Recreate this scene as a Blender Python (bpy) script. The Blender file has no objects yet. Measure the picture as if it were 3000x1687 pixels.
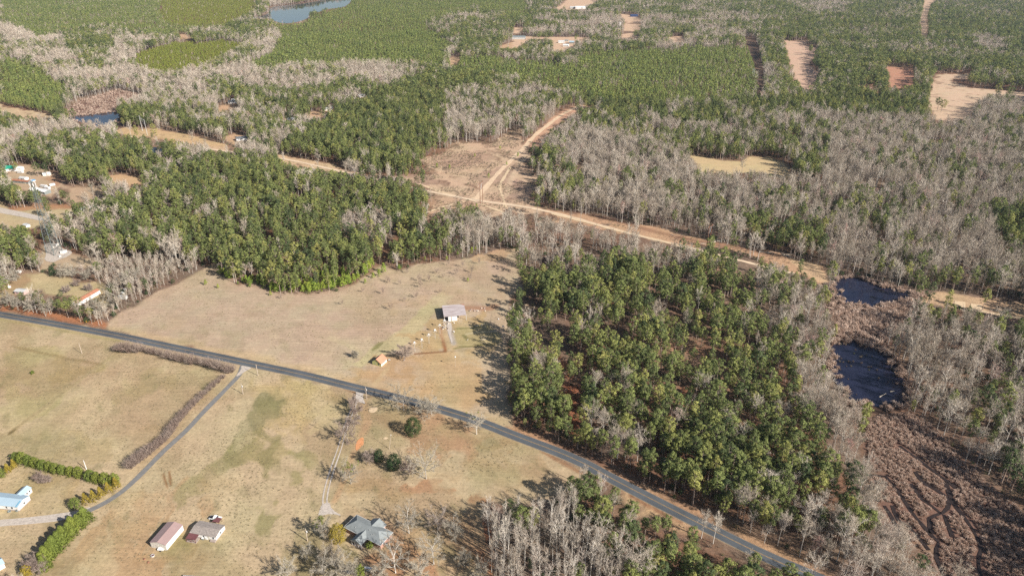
import bpy, math, random
import numpy as np
from mathutils import Vector, Matrix

# ------------------------------------------------------------------ camera, world, sun, exposure
SC = bpy.context.scene
COL = SC.collection
F, CX, CY, CAMH = 2050.0, 1500.0, 843.5, 240.0          # focal length and centre in photograph pixels, metres above ground
PITCH = math.radians(26.754)
camd = bpy.data.cameras.new('camera'); cam = bpy.data.objects.new('camera', camd); COL.objects.link(cam)
cam.location = (0, 0, CAMH); cam.rotation_euler = (math.pi/2 - PITCH, 0, 0)
camd.sensor_width = 36.0; camd.lens = 36.0*F/3000.0; camd.clip_start = 1.0; camd.clip_end = 60000
SC.camera = cam
SUN_AZ, SUN_EL = math.radians(-35.0), math.radians(32.0)   # direction towards the sun, from +X, counter-clockwise
world = bpy.data.worlds.new('World'); SC.world = world; world.use_nodes = True
wn = world.node_tree; wn.nodes.clear()
sky = wn.nodes.new('ShaderNodeTexSky'); sky.sky_type = 'NISHITA'; sky.sun_disc = False
sky.sun_elevation = SUN_EL; sky.sun_rotation = math.pi/2 - SUN_AZ
sky.altitude = 100; sky.air_density = 1.0; sky.dust_density = 1.5; sky.ozone_density = 1.0
bgn = wn.nodes.new('ShaderNodeBackground'); bgn.inputs['Strength'].default_value = 0.058
wo = wn.nodes.new('ShaderNodeOutputWorld')
wn.links.new(sky.outputs[0], bgn.inputs[0]); wn.links.new(bgn.outputs[0], wo.inputs[0])
sd = bpy.data.lights.new('sun', 'SUN'); sd.energy = 5.0; sd.angle = math.radians(0.53); sd.color = (1.0, 0.94, 0.87)
sun = bpy.data.objects.new('sun', sd); COL.objects.link(sun)
dv = Vector((math.cos(SUN_EL)*math.cos(SUN_AZ), math.cos(SUN_EL)*math.sin(SUN_AZ), math.sin(SUN_EL)))
sun.rotation_euler = dv.to_track_quat('Z', 'Y').to_euler(); sun.location = (0, -50, 400)
SC.view_settings.view_transform = 'Standard'; SC.view_settings.look = 'None'
SC.view_settings.gamma = 1.0; SC.view_settings.exposure = 0.84
SC.view_settings.use_curve_mapping = False
SC.cycles.use_denoising = False
SC.cycles.denoiser = 'OPENIMAGEDENOISE'; SC.cycles.denoising_input_passes = 'RGB_ALBEDO_NORMAL'; SC.cycles.denoising_prefilter = 'ACCURATE'
SC.cycles.max_bounces = 5; SC.cycles.diffuse_bounces = 3; SC.cycles.glossy_bounces = 2
SC.cycles.transmission_bounces = 2; SC.cycles.volume_bounces = 0; SC.cycles.transparent_max_bounces = 4

rng = np.random.default_rng(7); random.seed(7)
R = math.radians

# ------------------------------------------------------------------ photograph pixel (3000x1687) <-> ground
cp, sp_ = math.cos(PITCH), math.sin(PITCH)
def G(p, z=0.0):
    x = (p[0]-CX)/F; y = -(p[1]-CY)/F
    dx, dy, dz = x, cp + y*sp_, -sp_ + y*cp
    t = (CAMH - z)/-dz
    return np.array([dx*t, dy*t])
def PX(x, y, z):
    zz = z - CAMH
    depth = y*cp - zz*sp_; up = y*sp_ + zz*cp
    return CX + F*x/depth, CY - F*up/depth
def D(*pts):                       # points measured on the 2576 px wide view
    return [(a*1.1646, b*1.1646) for a, b in pts]
def T(r, c, *pts):                 # points measured on a 750x422 tile shown 2575 px wide
    oy = (0, 422, 844, 1265)[r]
    return [(750*c + a*0.29126, oy + b*0.2912) for a, b in pts]
def Z(ox, oy, w, *pts, sw=2576):
    k = w/sw
    return [(ox + a*k, oy + b*k) for a, b in pts]
def GW(pts, z=0.0):
    return np.array([G(p, z) for p in pts])

# ------------------------------------------------------------------ numpy noise and polygon tools
_tab = np.random.default_rng(3).random(4096)
def vnoise(x, y, seed=0):
    xi = np.floor(x).astype(np.int64); yi = np.floor(y).astype(np.int64)
    xf = x - xi; yf = y - yi
    u = xf*xf*(3-2*xf); v = yf*yf*(3-2*yf)
    def h(a, b): return _tab[((a*73856093) ^ (b*19349663) ^ (seed*83492791)) & 4095]
    return (h(xi, yi)*(1-u) + h(xi+1, yi)*u)*(1-v) + (h(xi, yi+1)*(1-u) + h(xi+1, yi+1)*u)*v
def fbm(x, y, s, seed=0, oct=3):
    r = 0; a = 1; t = 0
    for k in range(oct):
        r = r + a*vnoise(x/s, y/s, seed+k); t += a; a *= 0.5; s *= 0.5
    return r/t
def inside(px, py, poly):
    poly = np.asarray(poly); n = len(poly)
    res = np.zeros(px.shape, bool)
    x0, y0 = poly.min(0); x1, y1 = poly.max(0)
    m = (px >= x0) & (px <= x1) & (py >= y0) & (py <= y1)
    if not m.any(): return res
    X = px[m]; Y = py[m]; c = np.zeros(X.shape, bool)
    for i in range(n):
        ax, ay = poly[i]; bx, by = poly[(i+1) % n]
        if ay == by: continue
        k = (ay > Y) != (by > Y)
        c ^= k & (X < (bx-ax)*(Y-ay)/(by-ay) + ax)
    res[m] = c
    return res
def seg_dist(X, Y, poly, closed):
    d = np.full(X.shape, 1e9); n = len(poly)
    for i in range(n if closed else n-1):
        ax, ay = poly[i]; bx, by = poly[(i+1) % n]
        vx, vy = bx-ax, by-ay; L = vx*vx+vy*vy + 1e-9
        t = np.clip(((X-ax)*vx + (Y-ay)*vy)/L, 0, 1)
        d = np.minimum(d, np.hypot(X-ax-t*vx, Y-ay-t*vy))
    return d
def smooth(poly, it=2, closed=True):
    p = np.asarray(poly, float)
    for _ in range(it):
        q = np.roll(p, -1, 0)
        a = p*0.75+q*0.25; b = p*0.25+q*0.75
        r = np.empty((2*len(p), 2)); r[0::2] = a; r[1::2] = b
        if not closed:
            r = np.vstack([p[:1], r[:-2], p[-1:]])
        p = r
    return p

# ------------------------------------------------------------------ object helpers
def lin(c):
    c = np.asarray(c, float)/255.0
    return np.where(c <= 0.04045, c/12.92, ((c+0.055)/1.055)**2.4)
KA = 1.55
def alb(r, g, b, k=1.0):          # base colour of a surface that looks like this sRGB value when sunlit flat
    return tuple(lin((r, g, b))/KA*k)
def tag(o, label=None, cat=None, group=None, kind=None):
    if label: o['label'] = label
    if cat: o['category'] = cat
    if group: o['group'] = group
    if kind: o['kind'] = kind
    return o
def empty(name, loc, rz=0.0, label=None, cat=None, group=None, scale=None):
    o = bpy.data.objects.new(name, None); COL.objects.link(o)
    o.empty_display_size = 0.5
    o.location = loc; o.rotation_euler = (0, 0, rz)
    if scale: o.scale = scale
    return tag(o, label, cat, group)
def link(name, me, parent=None, loc=None):
    o = bpy.data.objects.new(name, me); COL.objects.link(o)
    if parent is not None: o.parent = parent
    if loc is not None: o.location = loc
    return o
def fast_mesh(name, V, Fc, mats, midx=None, tone=None, col=None, smooth_f=False):
    """V (n,3), Fc (m,3) or (m,4) arrays"""
    V = np.asarray(V, np.float32); Fc = np.asarray(Fc, np.int32)
    me = bpy.data.meshes.new(name); k = Fc.shape[1]; m = len(Fc)
    me.vertices.add(len(V)); me.vertices.foreach_set('co', V.ravel())
    me.loops.add(m*k); me.loops.foreach_set('vertex_index', Fc.ravel())
    me.polygons.add(m); me.polygons.foreach_set('loop_start', np.arange(0, m*k, k, dtype=np.int32))
    if midx is not None: me.polygons.foreach_set('material_index', np.asarray(midx, np.int32))
    if smooth_f: me.polygons.foreach_set('use_smooth', np.ones(m, bool))
    for mt in mats:
        if mt: me.materials.append(mt)
    if tone is not None:
        a = me.attributes.new('tone', 'FLOAT', 'FACE'); a.data.foreach_set('value', np.asarray(tone, np.float32))
    if col is not None:
        a = me.attributes.new('Col', 'FLOAT_COLOR', 'POINT')
        c4 = np.ones((len(V), 4), np.float32); c4[:, :3] = col
        a.data.foreach_set('color', c4.ravel())
    me.update(calc_edges=True)
    return me
class MB:
    """collects polygons for one mesh"""
    def __init__(s): s.v = []; s.f = []; s.m = []
    def poly(s, pts, m=0):
        n = len(s.v); s.v += [tuple(p) for p in pts]; s.f.append(tuple(range(n, n+len(pts)))); s.m.append(m)
    def box(s, c, d, rz=0.0, m=0, tilt=None):
        x, y, z = d[0]/2, d[1]/2, d[2]/2
        M = Matrix.Rotation(rz, 3, 'Z')
        if tilt is not None: M = M @ Matrix.Rotation(tilt[1], 3, tilt[0])
        P = [Vector(c) + M @ Vector(q) for q in ((-x,-y,-z),(x,-y,-z),(x,y,-z),(-x,y,-z),(-x,-y,z),(x,-y,z),(x,y,z),(-x,y,z))]
        n = len(s.v); s.v += [tuple(p) for p in P]
        for f in ((0,3,2,1),(4,5,6,7),(0,1,5,4),(1,2,6,5),(2,3,7,6),(3,0,4,7)):
            s.f.append(tuple(n+i for i in f)); s.m.append(m)
    def bar(s, a, b, r0, r1=None, n=6, m=0, caps=True):
        a = Vector(a); b = Vector(b); r1 = r0 if r1 is None else r1
        d = (b-a).normalized(); u = d.orthogonal().normalized(); w = d.cross(u)
        k = len(s.v)
        for c, r in ((a, r0), (b, r1)):
            for i in range(n):
                t = 2*math.pi*i/n; s.v.append(tuple(c + u*math.cos(t)*r + w*math.sin(t)*r))
        for i in range(n):
            j = (i+1) % n; s.f.append((k+i, k+j, k+n+j, k+n+i)); s.m.append(m)
        if caps:
            s.f.append(tuple(k+i for i in reversed(range(n)))); s.m.append(m)
            s.f.append(tuple(k+n+i for i in range(n))); s.m.append(m)
    def lathe(s, prof, n=10, c=(0,0,0), m=0):
        k = len(s.v)
        for r, z in prof:
            for i in range(n):
                t = 2*math.pi*i/n; s.v.append((c[0]+r*math.cos(t), c[1]+r*math.sin(t), c[2]+z))
        for q in range(len(prof)-1):
            for i in range(n):
                j = (i+1) % n; s.f.append((k+q*n+i, k+q*n+j, k+(q+1)*n+j, k+(q+1)*n+i)); s.m.append(m)
        s.f.append(tuple(k+i for i in reversed(range(n)))); s.m.append(m)
        s.f.append(tuple(k+(len(prof)-1)*n+i for i in range(n))); s.m.append(m)
    def build(s, name, mats, parent=None, loc=None):
        me = bpy.data.meshes.new(name); me.from_pydata(s.v, [], s.f)
        if not isinstance(mats, (list, tuple)): mats = [mats]
        for mt in mats:
            if mt: me.materials.append(mt)
        me.polygons.foreach_set('material_index', s.m); me.update()
        return link(name, me, parent, loc)
def part(name, fn, mat, parent, *a, **k):
    b = MB(); fn(b); return b.build(name, mat, parent)

# ------------------------------------------------------------------ materials
def new_mat(name):
    m = bpy.data.materials.new(name); m.use_nodes = True
    nt = m.node_tree; nt.nodes.clear()
    out = nt.nodes.new('ShaderNodeOutputMaterial'); bs = nt.nodes.new('ShaderNodeBsdfPrincipled')
    nt.links.new(bs.outputs[0], out.inputs[0])
    bs.inputs['Specular IOR Level'].default_value = 0.25
    return m, nt, bs
def node(nt, t, **kw):
    n = nt.nodes.new(t)
    for k, v in kw.items(): setattr(n, k, v)
    return n
def noise(nt, coord, scale, detail=3, rough=0.55):
    n = node(nt, 'ShaderNodeTexNoise'); n.inputs['Scale'].default_value = scale
    n.inputs['Detail'].default_value = detail; n.inputs['Roughness'].default_value = rough
    nt.links.new(coord, n.inputs['Vector']); return n
def maprange(nt, src, a, b, c, d):
    n = node(nt, 'ShaderNodeMapRange'); n.inputs[1].default_value = a; n.inputs[2].default_value = b
    n.inputs[3].default_value = c; n.inputs[4].default_value = d; nt.links.new(src, n.inputs[0]); return n.outputs[0]
def mul(nt, a, b):
    n = node(nt, 'ShaderNodeMath', operation='MULTIPLY'); nt.links.new(a, n.inputs[0]); nt.links.new(b, n.inputs[1]); return n.outputs[0]
def scale_col(nt, col, fac):
    n = node(nt, 'ShaderNodeVectorMath', operation='SCALE')
    if isinstance(col, tuple): n.inputs[0].default_value = col
    else: nt.links.new(col, n.inputs[0])
    nt.links.new(fac, n.inputs['Scale']); return n.outputs[0]
def mixc(nt, fac, a, b):
    n = node(nt, 'ShaderNodeMix', data_type='RGBA')
    if isinstance(fac, float): n.inputs[0].default_value = fac
    else: nt.links.new(fac, n.inputs[0])
    for s, v in ((n.inputs[6], a), (n.inputs[7], b)):
        if isinstance(v, tuple): s.default_value = (*v, 1)
        else: nt.links.new(v, s)
    return n.outputs[2]
def simple(name, c, rough=0.8, var=0.12, scale=0.8, spec=0.25, metal=0.0):
    m, nt, bs = new_mat(name)
    tc = node(nt, 'ShaderNodeTexCoord')
    n1 = noise(nt, tc.outputs['Object'], scale, 4)
    f = maprange(nt, n1.outputs[0], 0.3, 0.7, 1-var, 1+var)
    nt.links.new(scale_col(nt, tuple(c), f), bs.inputs['Base Color'])
    bs.inputs['Roughness'].default_value = rough; bs.inputs['Specular IOR Level'].default_value = spec
    bs.inputs['Metallic'].default_value = metal
    return m
def leafy(name, stops, transl=0.18, rough=0.75, vlo=0.75, vhi=1.2, hue_noise=None):
    """foliage: each plant draws its own colour from stops, each clump its own lightness"""
    m, nt, bs = new_mat(name)
    oi = node(nt, 'ShaderNodeObjectInfo'); at = node(nt, 'ShaderNodeAttribute', attribute_name='tone')
    cr = node(nt, 'ShaderNodeValToRGB'); cr.color_ramp.interpolation = 'LINEAR'
    el = cr.color_ramp.elements
    while len(el) < len(stops): el.new(0.5)
    for e, (p, c) in zip(el, stops): e.position = p; e.color = (*c, 1)
    nt.links.new(oi.outputs['Random'], cr.inputs[0])
    f = maprange(nt, at.outputs['Fac'], 0, 1, vlo, vhi)
    col = scale_col(nt, cr.outputs[0], f)
    nt.links.new(col, bs.inputs['Base Color']); bs.inputs['Roughness'].default_value = rough
    bs.inputs['Specular IOR Level'].default_value = 0.15
    if transl > 0:
        tr = node(nt, 'ShaderNodeBsdfTranslucent'); nt.links.new(col, tr.inputs[0])
        mx = node(nt, 'ShaderNodeMixShader'); mx.inputs[0].default_value = transl
        out = [n for n in nt.nodes if n.type == 'OUTPUT_MATERIAL'][0]
        nt.links.new(bs.outputs[0], mx.inputs[1]); nt.links.new(tr.outputs[0], mx.inputs[2]); nt.links.new(mx.outputs[0], out.inputs[0])
    return m

M = {}
M['needles'] = leafy('pine_needles', [(0.0, (.095,.128,.055)), (0.25, (.165,.195,.068)), (0.6, (.215,.250,.082)), (0.88, (.285,.300,.092)), (1.0, (.350,.335,.105))], 0.30, vlo=0.55, vhi=1.25)
M['plant'] = leafy('plantation_needles', [(0.0, (.15,.20,.065)), (1.0, (.29,.32,.09))], 0.28)
M['yellowgreen'] = leafy('young_plantation_needles', [(0.0, (.22,.26,.05)), (1.0, (.29,.31,.055))], 0.28)
M['young'] = leafy('young_pine_needles', [(0.0, (.20,.28,.052)), (0.5, (.27,.34,.06)), (1.0, (.34,.38,.065))], 0.32)
M['cedar'] = leafy('arborvitae_leaves', [(0.0, (.13,.17,.035)), (1.0, (.19,.215,.04))], 0.2, vlo=0.6)
M['gold'] = leafy('golden_leaves', [(0.0, (.29,.22,.035)), (1.0, (.32,.25,.04))], 0.2, vlo=0.6)
M['dark_ever'] = leafy('dark_evergreen_leaves', [(0.0, (.035,.062,.024)), (1.0, (.06,.085,.03))], 0.1, vlo=0.6)
M['twigs'] = leafy('bare_twigs', [(0.0, (.30,.245,.18)), (0.2, (.52,.44,.345)), (0.5, (.40,.33,.25)), (0.7, (.66,.58,.47)), (0.9, (.50,.42,.335)), (0.97, (.48,.38,.31)), (1.0, (.50,.30,.25))], 0.0, vlo=0.5, vhi=1.25)
M['twig_dark'] = leafy('dark_bare_twigs', [(0.0, (.23,.17,.14)), (1.0, (.30,.24,.20))], 0.0)
M['lichen'] = leafy('lichen_covered_twigs', [(0.0, (.28,.25,.195)), (1.0, (.39,.35,.275))], 0.0)
M['mistletoe'] = leafy('mistletoe_leaves', [(0.0, (.15,.17,.05)), (1.0, (.18,.19,.05))], 0.1)
M['bark'] = leafy('bare_tree_bark', [(0.0, (.28,.25,.21)), (0.5, (.42,.385,.335)), (1.0, (.58,.54,.48))], 0.0)
M['pbark'] = leafy('pine_bark', [(0.0, (.24,.18,.145)), (1.0, (.36,.29,.24))], 0.0)
M['brush'] = leafy('brown_undergrowth', [(0.0, (.22,.16,.12)), (0.5, (.30,.23,.175)), (0.8, (.25,.21,.13)), (1.0, (.15,.17,.07))], 0.1, vlo=0.6)
M['marsh'] = leafy('dry_marsh_shrub', [(0.0, (.46,.33,.25)), (0.5, (.60,.45,.355)), (1.0, (.68,.54,.44))], 0.2, vlo=0.55, vhi=1.2)

def ground_mat(name, fine=1.0, streak=0.0, ang=0.0, bump=0.3):
    m, nt, bs = new_mat(name)
    tc = node(nt, 'ShaderNodeTexCoord'); at = node(nt, 'ShaderNodeAttribute', attribute_name='Col')
    o = tc.outputs['Object']
    n1 = noise(nt, o, 0.6, 6, 0.75); n2 = noise(nt, o, 0.13, 5, 0.7); n3 = noise(nt, o, 0.035, 3, 0.5)
    f = mul(nt, maprange(nt, n1.outputs[0], 0.25, 0.75, 1-0.30*fine, 1+0.30*fine), maprange(nt, n2.outputs[0], 0.3, 0.7, 1-0.14*fine, 1+0.14*fine))
    if streak:
        mp = node(nt, 'ShaderNodeMapping'); mp.inputs['Rotation'].default_value = (0, 0, ang); mp.inputs['Scale'].default_value = (0.03, 0.85, 1)
        nt.links.new(o, mp.inputs[0]); n4 = noise(nt, mp.outputs[0], 1.0, 3, 0.6)
        f = mul(nt, f, maprange(nt, n4.outputs[0], 0.3, 0.7, 1-streak, 1+streak))
    c = scale_col(nt, at.outputs['Color'], f)
    # dry straw / faintly greener drift
    tint = scale_col(nt, mixc(nt, maprange(nt, n3.outputs[0], 0.4, 0.65, 0.0, 1.0), (1.03, 0.99, 0.97), (0.98, 1.00, 0.95)), maprange(nt, n3.outputs[0], 0, 1, 1, 1))
    mm = node(nt, 'ShaderNodeVectorMath', operation='MULTIPLY'); nt.links.new(c, mm.inputs[0]); nt.links.new(tint, mm.inputs[1])
    nt.links.new(mm.outputs[0], bs.inputs['Base Color'])
    bs.inputs['Roughness'].default_value = 0.95; bs.inputs['Specular IOR Level'].default_value = 0.1
    bp = node(nt, 'ShaderNodeBump'); bp.inputs['Strength'].default_value = bump; bp.inputs['Distance'].default_value = 0.35
    nb = noise(nt, o, 1.6, 5, 0.7); nt.links.new(nb.outputs[0], bp.inputs['Height']); nt.links.new(bp.outputs[0], bs.inputs['Normal'])
    return m
M['litter'] = ground_mat('leaf_litter', 1.6, bump=0.6)
M['field'] = ground_mat('dry_grass', 0.8, streak=0.12, ang=R(18))
M['pasture'] = ground_mat('pasture_grass', 1.0, streak=0.09, ang=R(-38))
M['lawn'] = ground_mat('mown_lawn', 0.7, streak=0.10, ang=R(25))
M['scrub'] = ground_mat('scrub_ground', 1.3, bump=0.5)

def road_mat():
    m, nt, bs = new_mat('asphalt'); tc = node(nt, 'ShaderNodeTexCoord'); o = tc.outputs['Object']
    n1 = noise(nt, o, 3.0, 4, 0.7); n2 = noise(nt, o, 0.08, 3)
    f = mul(nt, maprange(nt, n1.outputs[0], 0.3, 0.7, .88, 1.12), maprange(nt, n2.outputs[0], 0.3, 0.7, .82, 1.2))
    nt.links.new(scale_col(nt, (.080,.089,.098), f), bs.inputs['Base Color']); bs.inputs['Roughness'].default_value = .85
    return m
M['asphalt'] = road_mat()
M['drive'] = simple('driveway_asphalt', alb(140,138,135), .9, .15, .5)
M['gravel'] = simple('pale_gravel', alb(210,198,185), .95, .22, .9)
M['sand'] = simple('sand', alb(232,205,168), .95, .12, .6)
M['clay'] = simple('orange_clay', alb(232,165,115), .95, .12, .8)
M['ypaint'] = simple('worn_yellow_paint', alb(176,146,104), .8, .25, .8)
M['wpaint'] = simple('worn_white_paint', alb(140,141,140), .8, .3, .8)
M['white'] = simple('white_paint', (.64,.63,.61), .6, .05, 1.5)
M['cream'] = simple('cream_siding', (.52,.49,.42), .6, .06, 1.5)
M['beige'] = simple('beige_siding', (.50,.47,.42), .6, .05, 1.5)
M['glass'] = simple('window_glass', (.03,.04,.05), .15, .1, 1, spec=.6)
M['black'] = simple('black_plastic', (.02,.02,.022), .5, .1, 1)
M['brick'] = simple('pinkish_brick', (.36,.22,.17), .9, .15, 3)
M['foundation'] = simple('block_foundation', (.33,.27,.23), .9, .1, 2)
M['greyroof'] = simple('grey_green_shingles', (.205,.225,.225), .85, .13, .5)
M['tanroof'] = simple('speckled_tan_shingles', (.26,.225,.20), .9, .3, 1.6)
M['mauveroof'] = simple('mauve_brown_metal_roof', (.31,.215,.20), .5, .06, .4, spec=.4)
M['maroon'] = simple('maroon_metal_roof', (.145,.06,.06), .5, .1, .6)
M['bluroof'] = simple('pale_blue_metal_roof', (.33,.43,.50), .45, .05, .4, spec=.4)
M['bluestrip'] = simple('blue_roof_valley', (.12,.30,.42), .5, .08, .6)
M['orange'] = simple('terracotta_roof', (.46,.215,.135), .75, .07, .6)
M['lime'] = simple('yellow_green_siding', (.42,.42,.17), .8, .1, 1)
M['greenroof'] = simple('green_metal_roof', (.02,.26,.17), .5, .08, .5)
M['rust'] = simple('rusty_metal', (.34,.15,.09), .85, .3, .5)
M['darkgrey'] = simple('dark_grey_roof', (.10,.11,.12), .8, .15, .6)
M['navy'] = simple('navy_roof', (.03,.05,.12), .7, .15, .6)
M['steel'] = simple('galvanised_steel', (.24,.27,.265), .5, .1, .5, spec=.5, metal=.3)
M['mast'] = simple('dull_mast_steel', (.13,.155,.15), .6, .1, .5)
M['wood'] = simple('weathered_pole_wood', (.42,.35,.28), .9, .15, .6)
M['rustpole'] = simple('brown_transmission_pole', (.22,.11,.07), .9, .15, .6)
M['paleinsul'] = simple('pale_metal', (.46,.46,.445), .5, .08, .5)
M['log'] = simple('bleached_log', (.50,.44,.36), .9, .15, .8)
M['tarp'] = simple('blue_tarp', (.10,.35,.62), .6, .1, 1)
M['carpaint'] = simple('white_car_paint', (.75,.75,.74), .25, .03, 1, spec=.6)
M['tyre'] = simple('tyre_rubber', (.02,.02,.02), .9, .1, 1)
M['yellow'] = simple('yellow_sign', (.75,.42,.03), .5, .05, 1)
M['pinkish'] = simple('pinkish_boards', (.50,.33,.30), .9, .15, 1)
def streaky(name, a, b, sx, sy):
    m, nt, bs = new_mat(name); tc = node(nt, 'ShaderNodeTexCoord')
    mp = node(nt, 'ShaderNodeMapping'); mp.inputs['Scale'].default_value = (sx, sy, 1); nt.links.new(tc.outputs['Object'], mp.inputs[0])
    n = noise(nt, mp.outputs[0], 1, 5, .7)
    nt.links.new(mixc(nt, maprange(nt, n.outputs[0], .38, .62, 0, 1), a, b), bs.inputs['Base Color']); bs.inputs['Roughness'].default_value = .6
    return m
M['shedroof'] = streaky('weathered_tin_roof', (.50,.45,.44), (.30,.24,.225), .12, 1.3)
def water_mat(name, c, rough):
    m, nt, bs = new_mat(name); tc = node(nt, 'ShaderNodeTexCoord'); o = tc.outputs['Object']
    n = noise(nt, o, .15, 4)
    nt.links.new(mixc(nt, maprange(nt, n.outputs[0], .4, .7, 0, 1), c, tuple(x*1.6 for x in c)), bs.inputs['Base Color'])
    bs.inputs['Roughness'].default_value = rough; bs.inputs['IOR'].default_value = 1.33; bs.inputs['Specular IOR Level'].default_value = .32 if 'lake' not in name else .5
    return m
M['pond'] = water_mat('dark_pond_water', (.012,.014,.028), .08)
M['lake'] = water_mat('lake_water', (.015,.02,.04), .04)
M['channel'] = water_mat('marsh_channel_water', (.025,.018,.016), .45)

# ------------------------------------------------------------------ the layout, measured on the photograph
ROAD_PX = [(-260,882),(-120,901),(0,921.8),(150,947),(349.6,984),(437,1003),(600,1037),(750,1069),(895,1099),(1041,1136),(1114,1153),(1220,1180),(1333,1211),(1420,1241),(1500,1274),(1686,1343),(1803,1408),(1937,1477),(2083,1551),(2250,1634),(2366,1681),(2500,1740),(2680,1830)]
ROAD = smooth(GW(ROAD_PX), 3, False)
DRIVE_PX = [(713,1066),(706,1090),(699,1102),(672,1130),(641,1161.5),(590,1213),(547,1262),(480,1320),(422,1381),(364,1437),(306,1475),(256,1498)]
DRIVE2_PX = [(262,1496),(215,1507),(175,1515),(87,1525),(0,1532),(-90,1540)]
TRACK_PX = [(1060,1138),(1053,1150),(1045,1167),(1027,1214),(1007,1266),(998,1306),(978,1361),(961,1414),(953,1450),(951,1475),(956,1500)]
SAND_PX = D((500,372),(600,385),(720,400),(830,425),(960,455),(1060,478),(1130,492),(1200,505),(1300,517),(1380,532),(1460,553),(1520,570),(1600,592),(1700,615),(1800,640),(1900,665),(2000,690))
NS_PX = D((1195,503),(1262,425),(1310,382),(1345,340),(1375,318),(1410,290),(1455,268))

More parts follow.
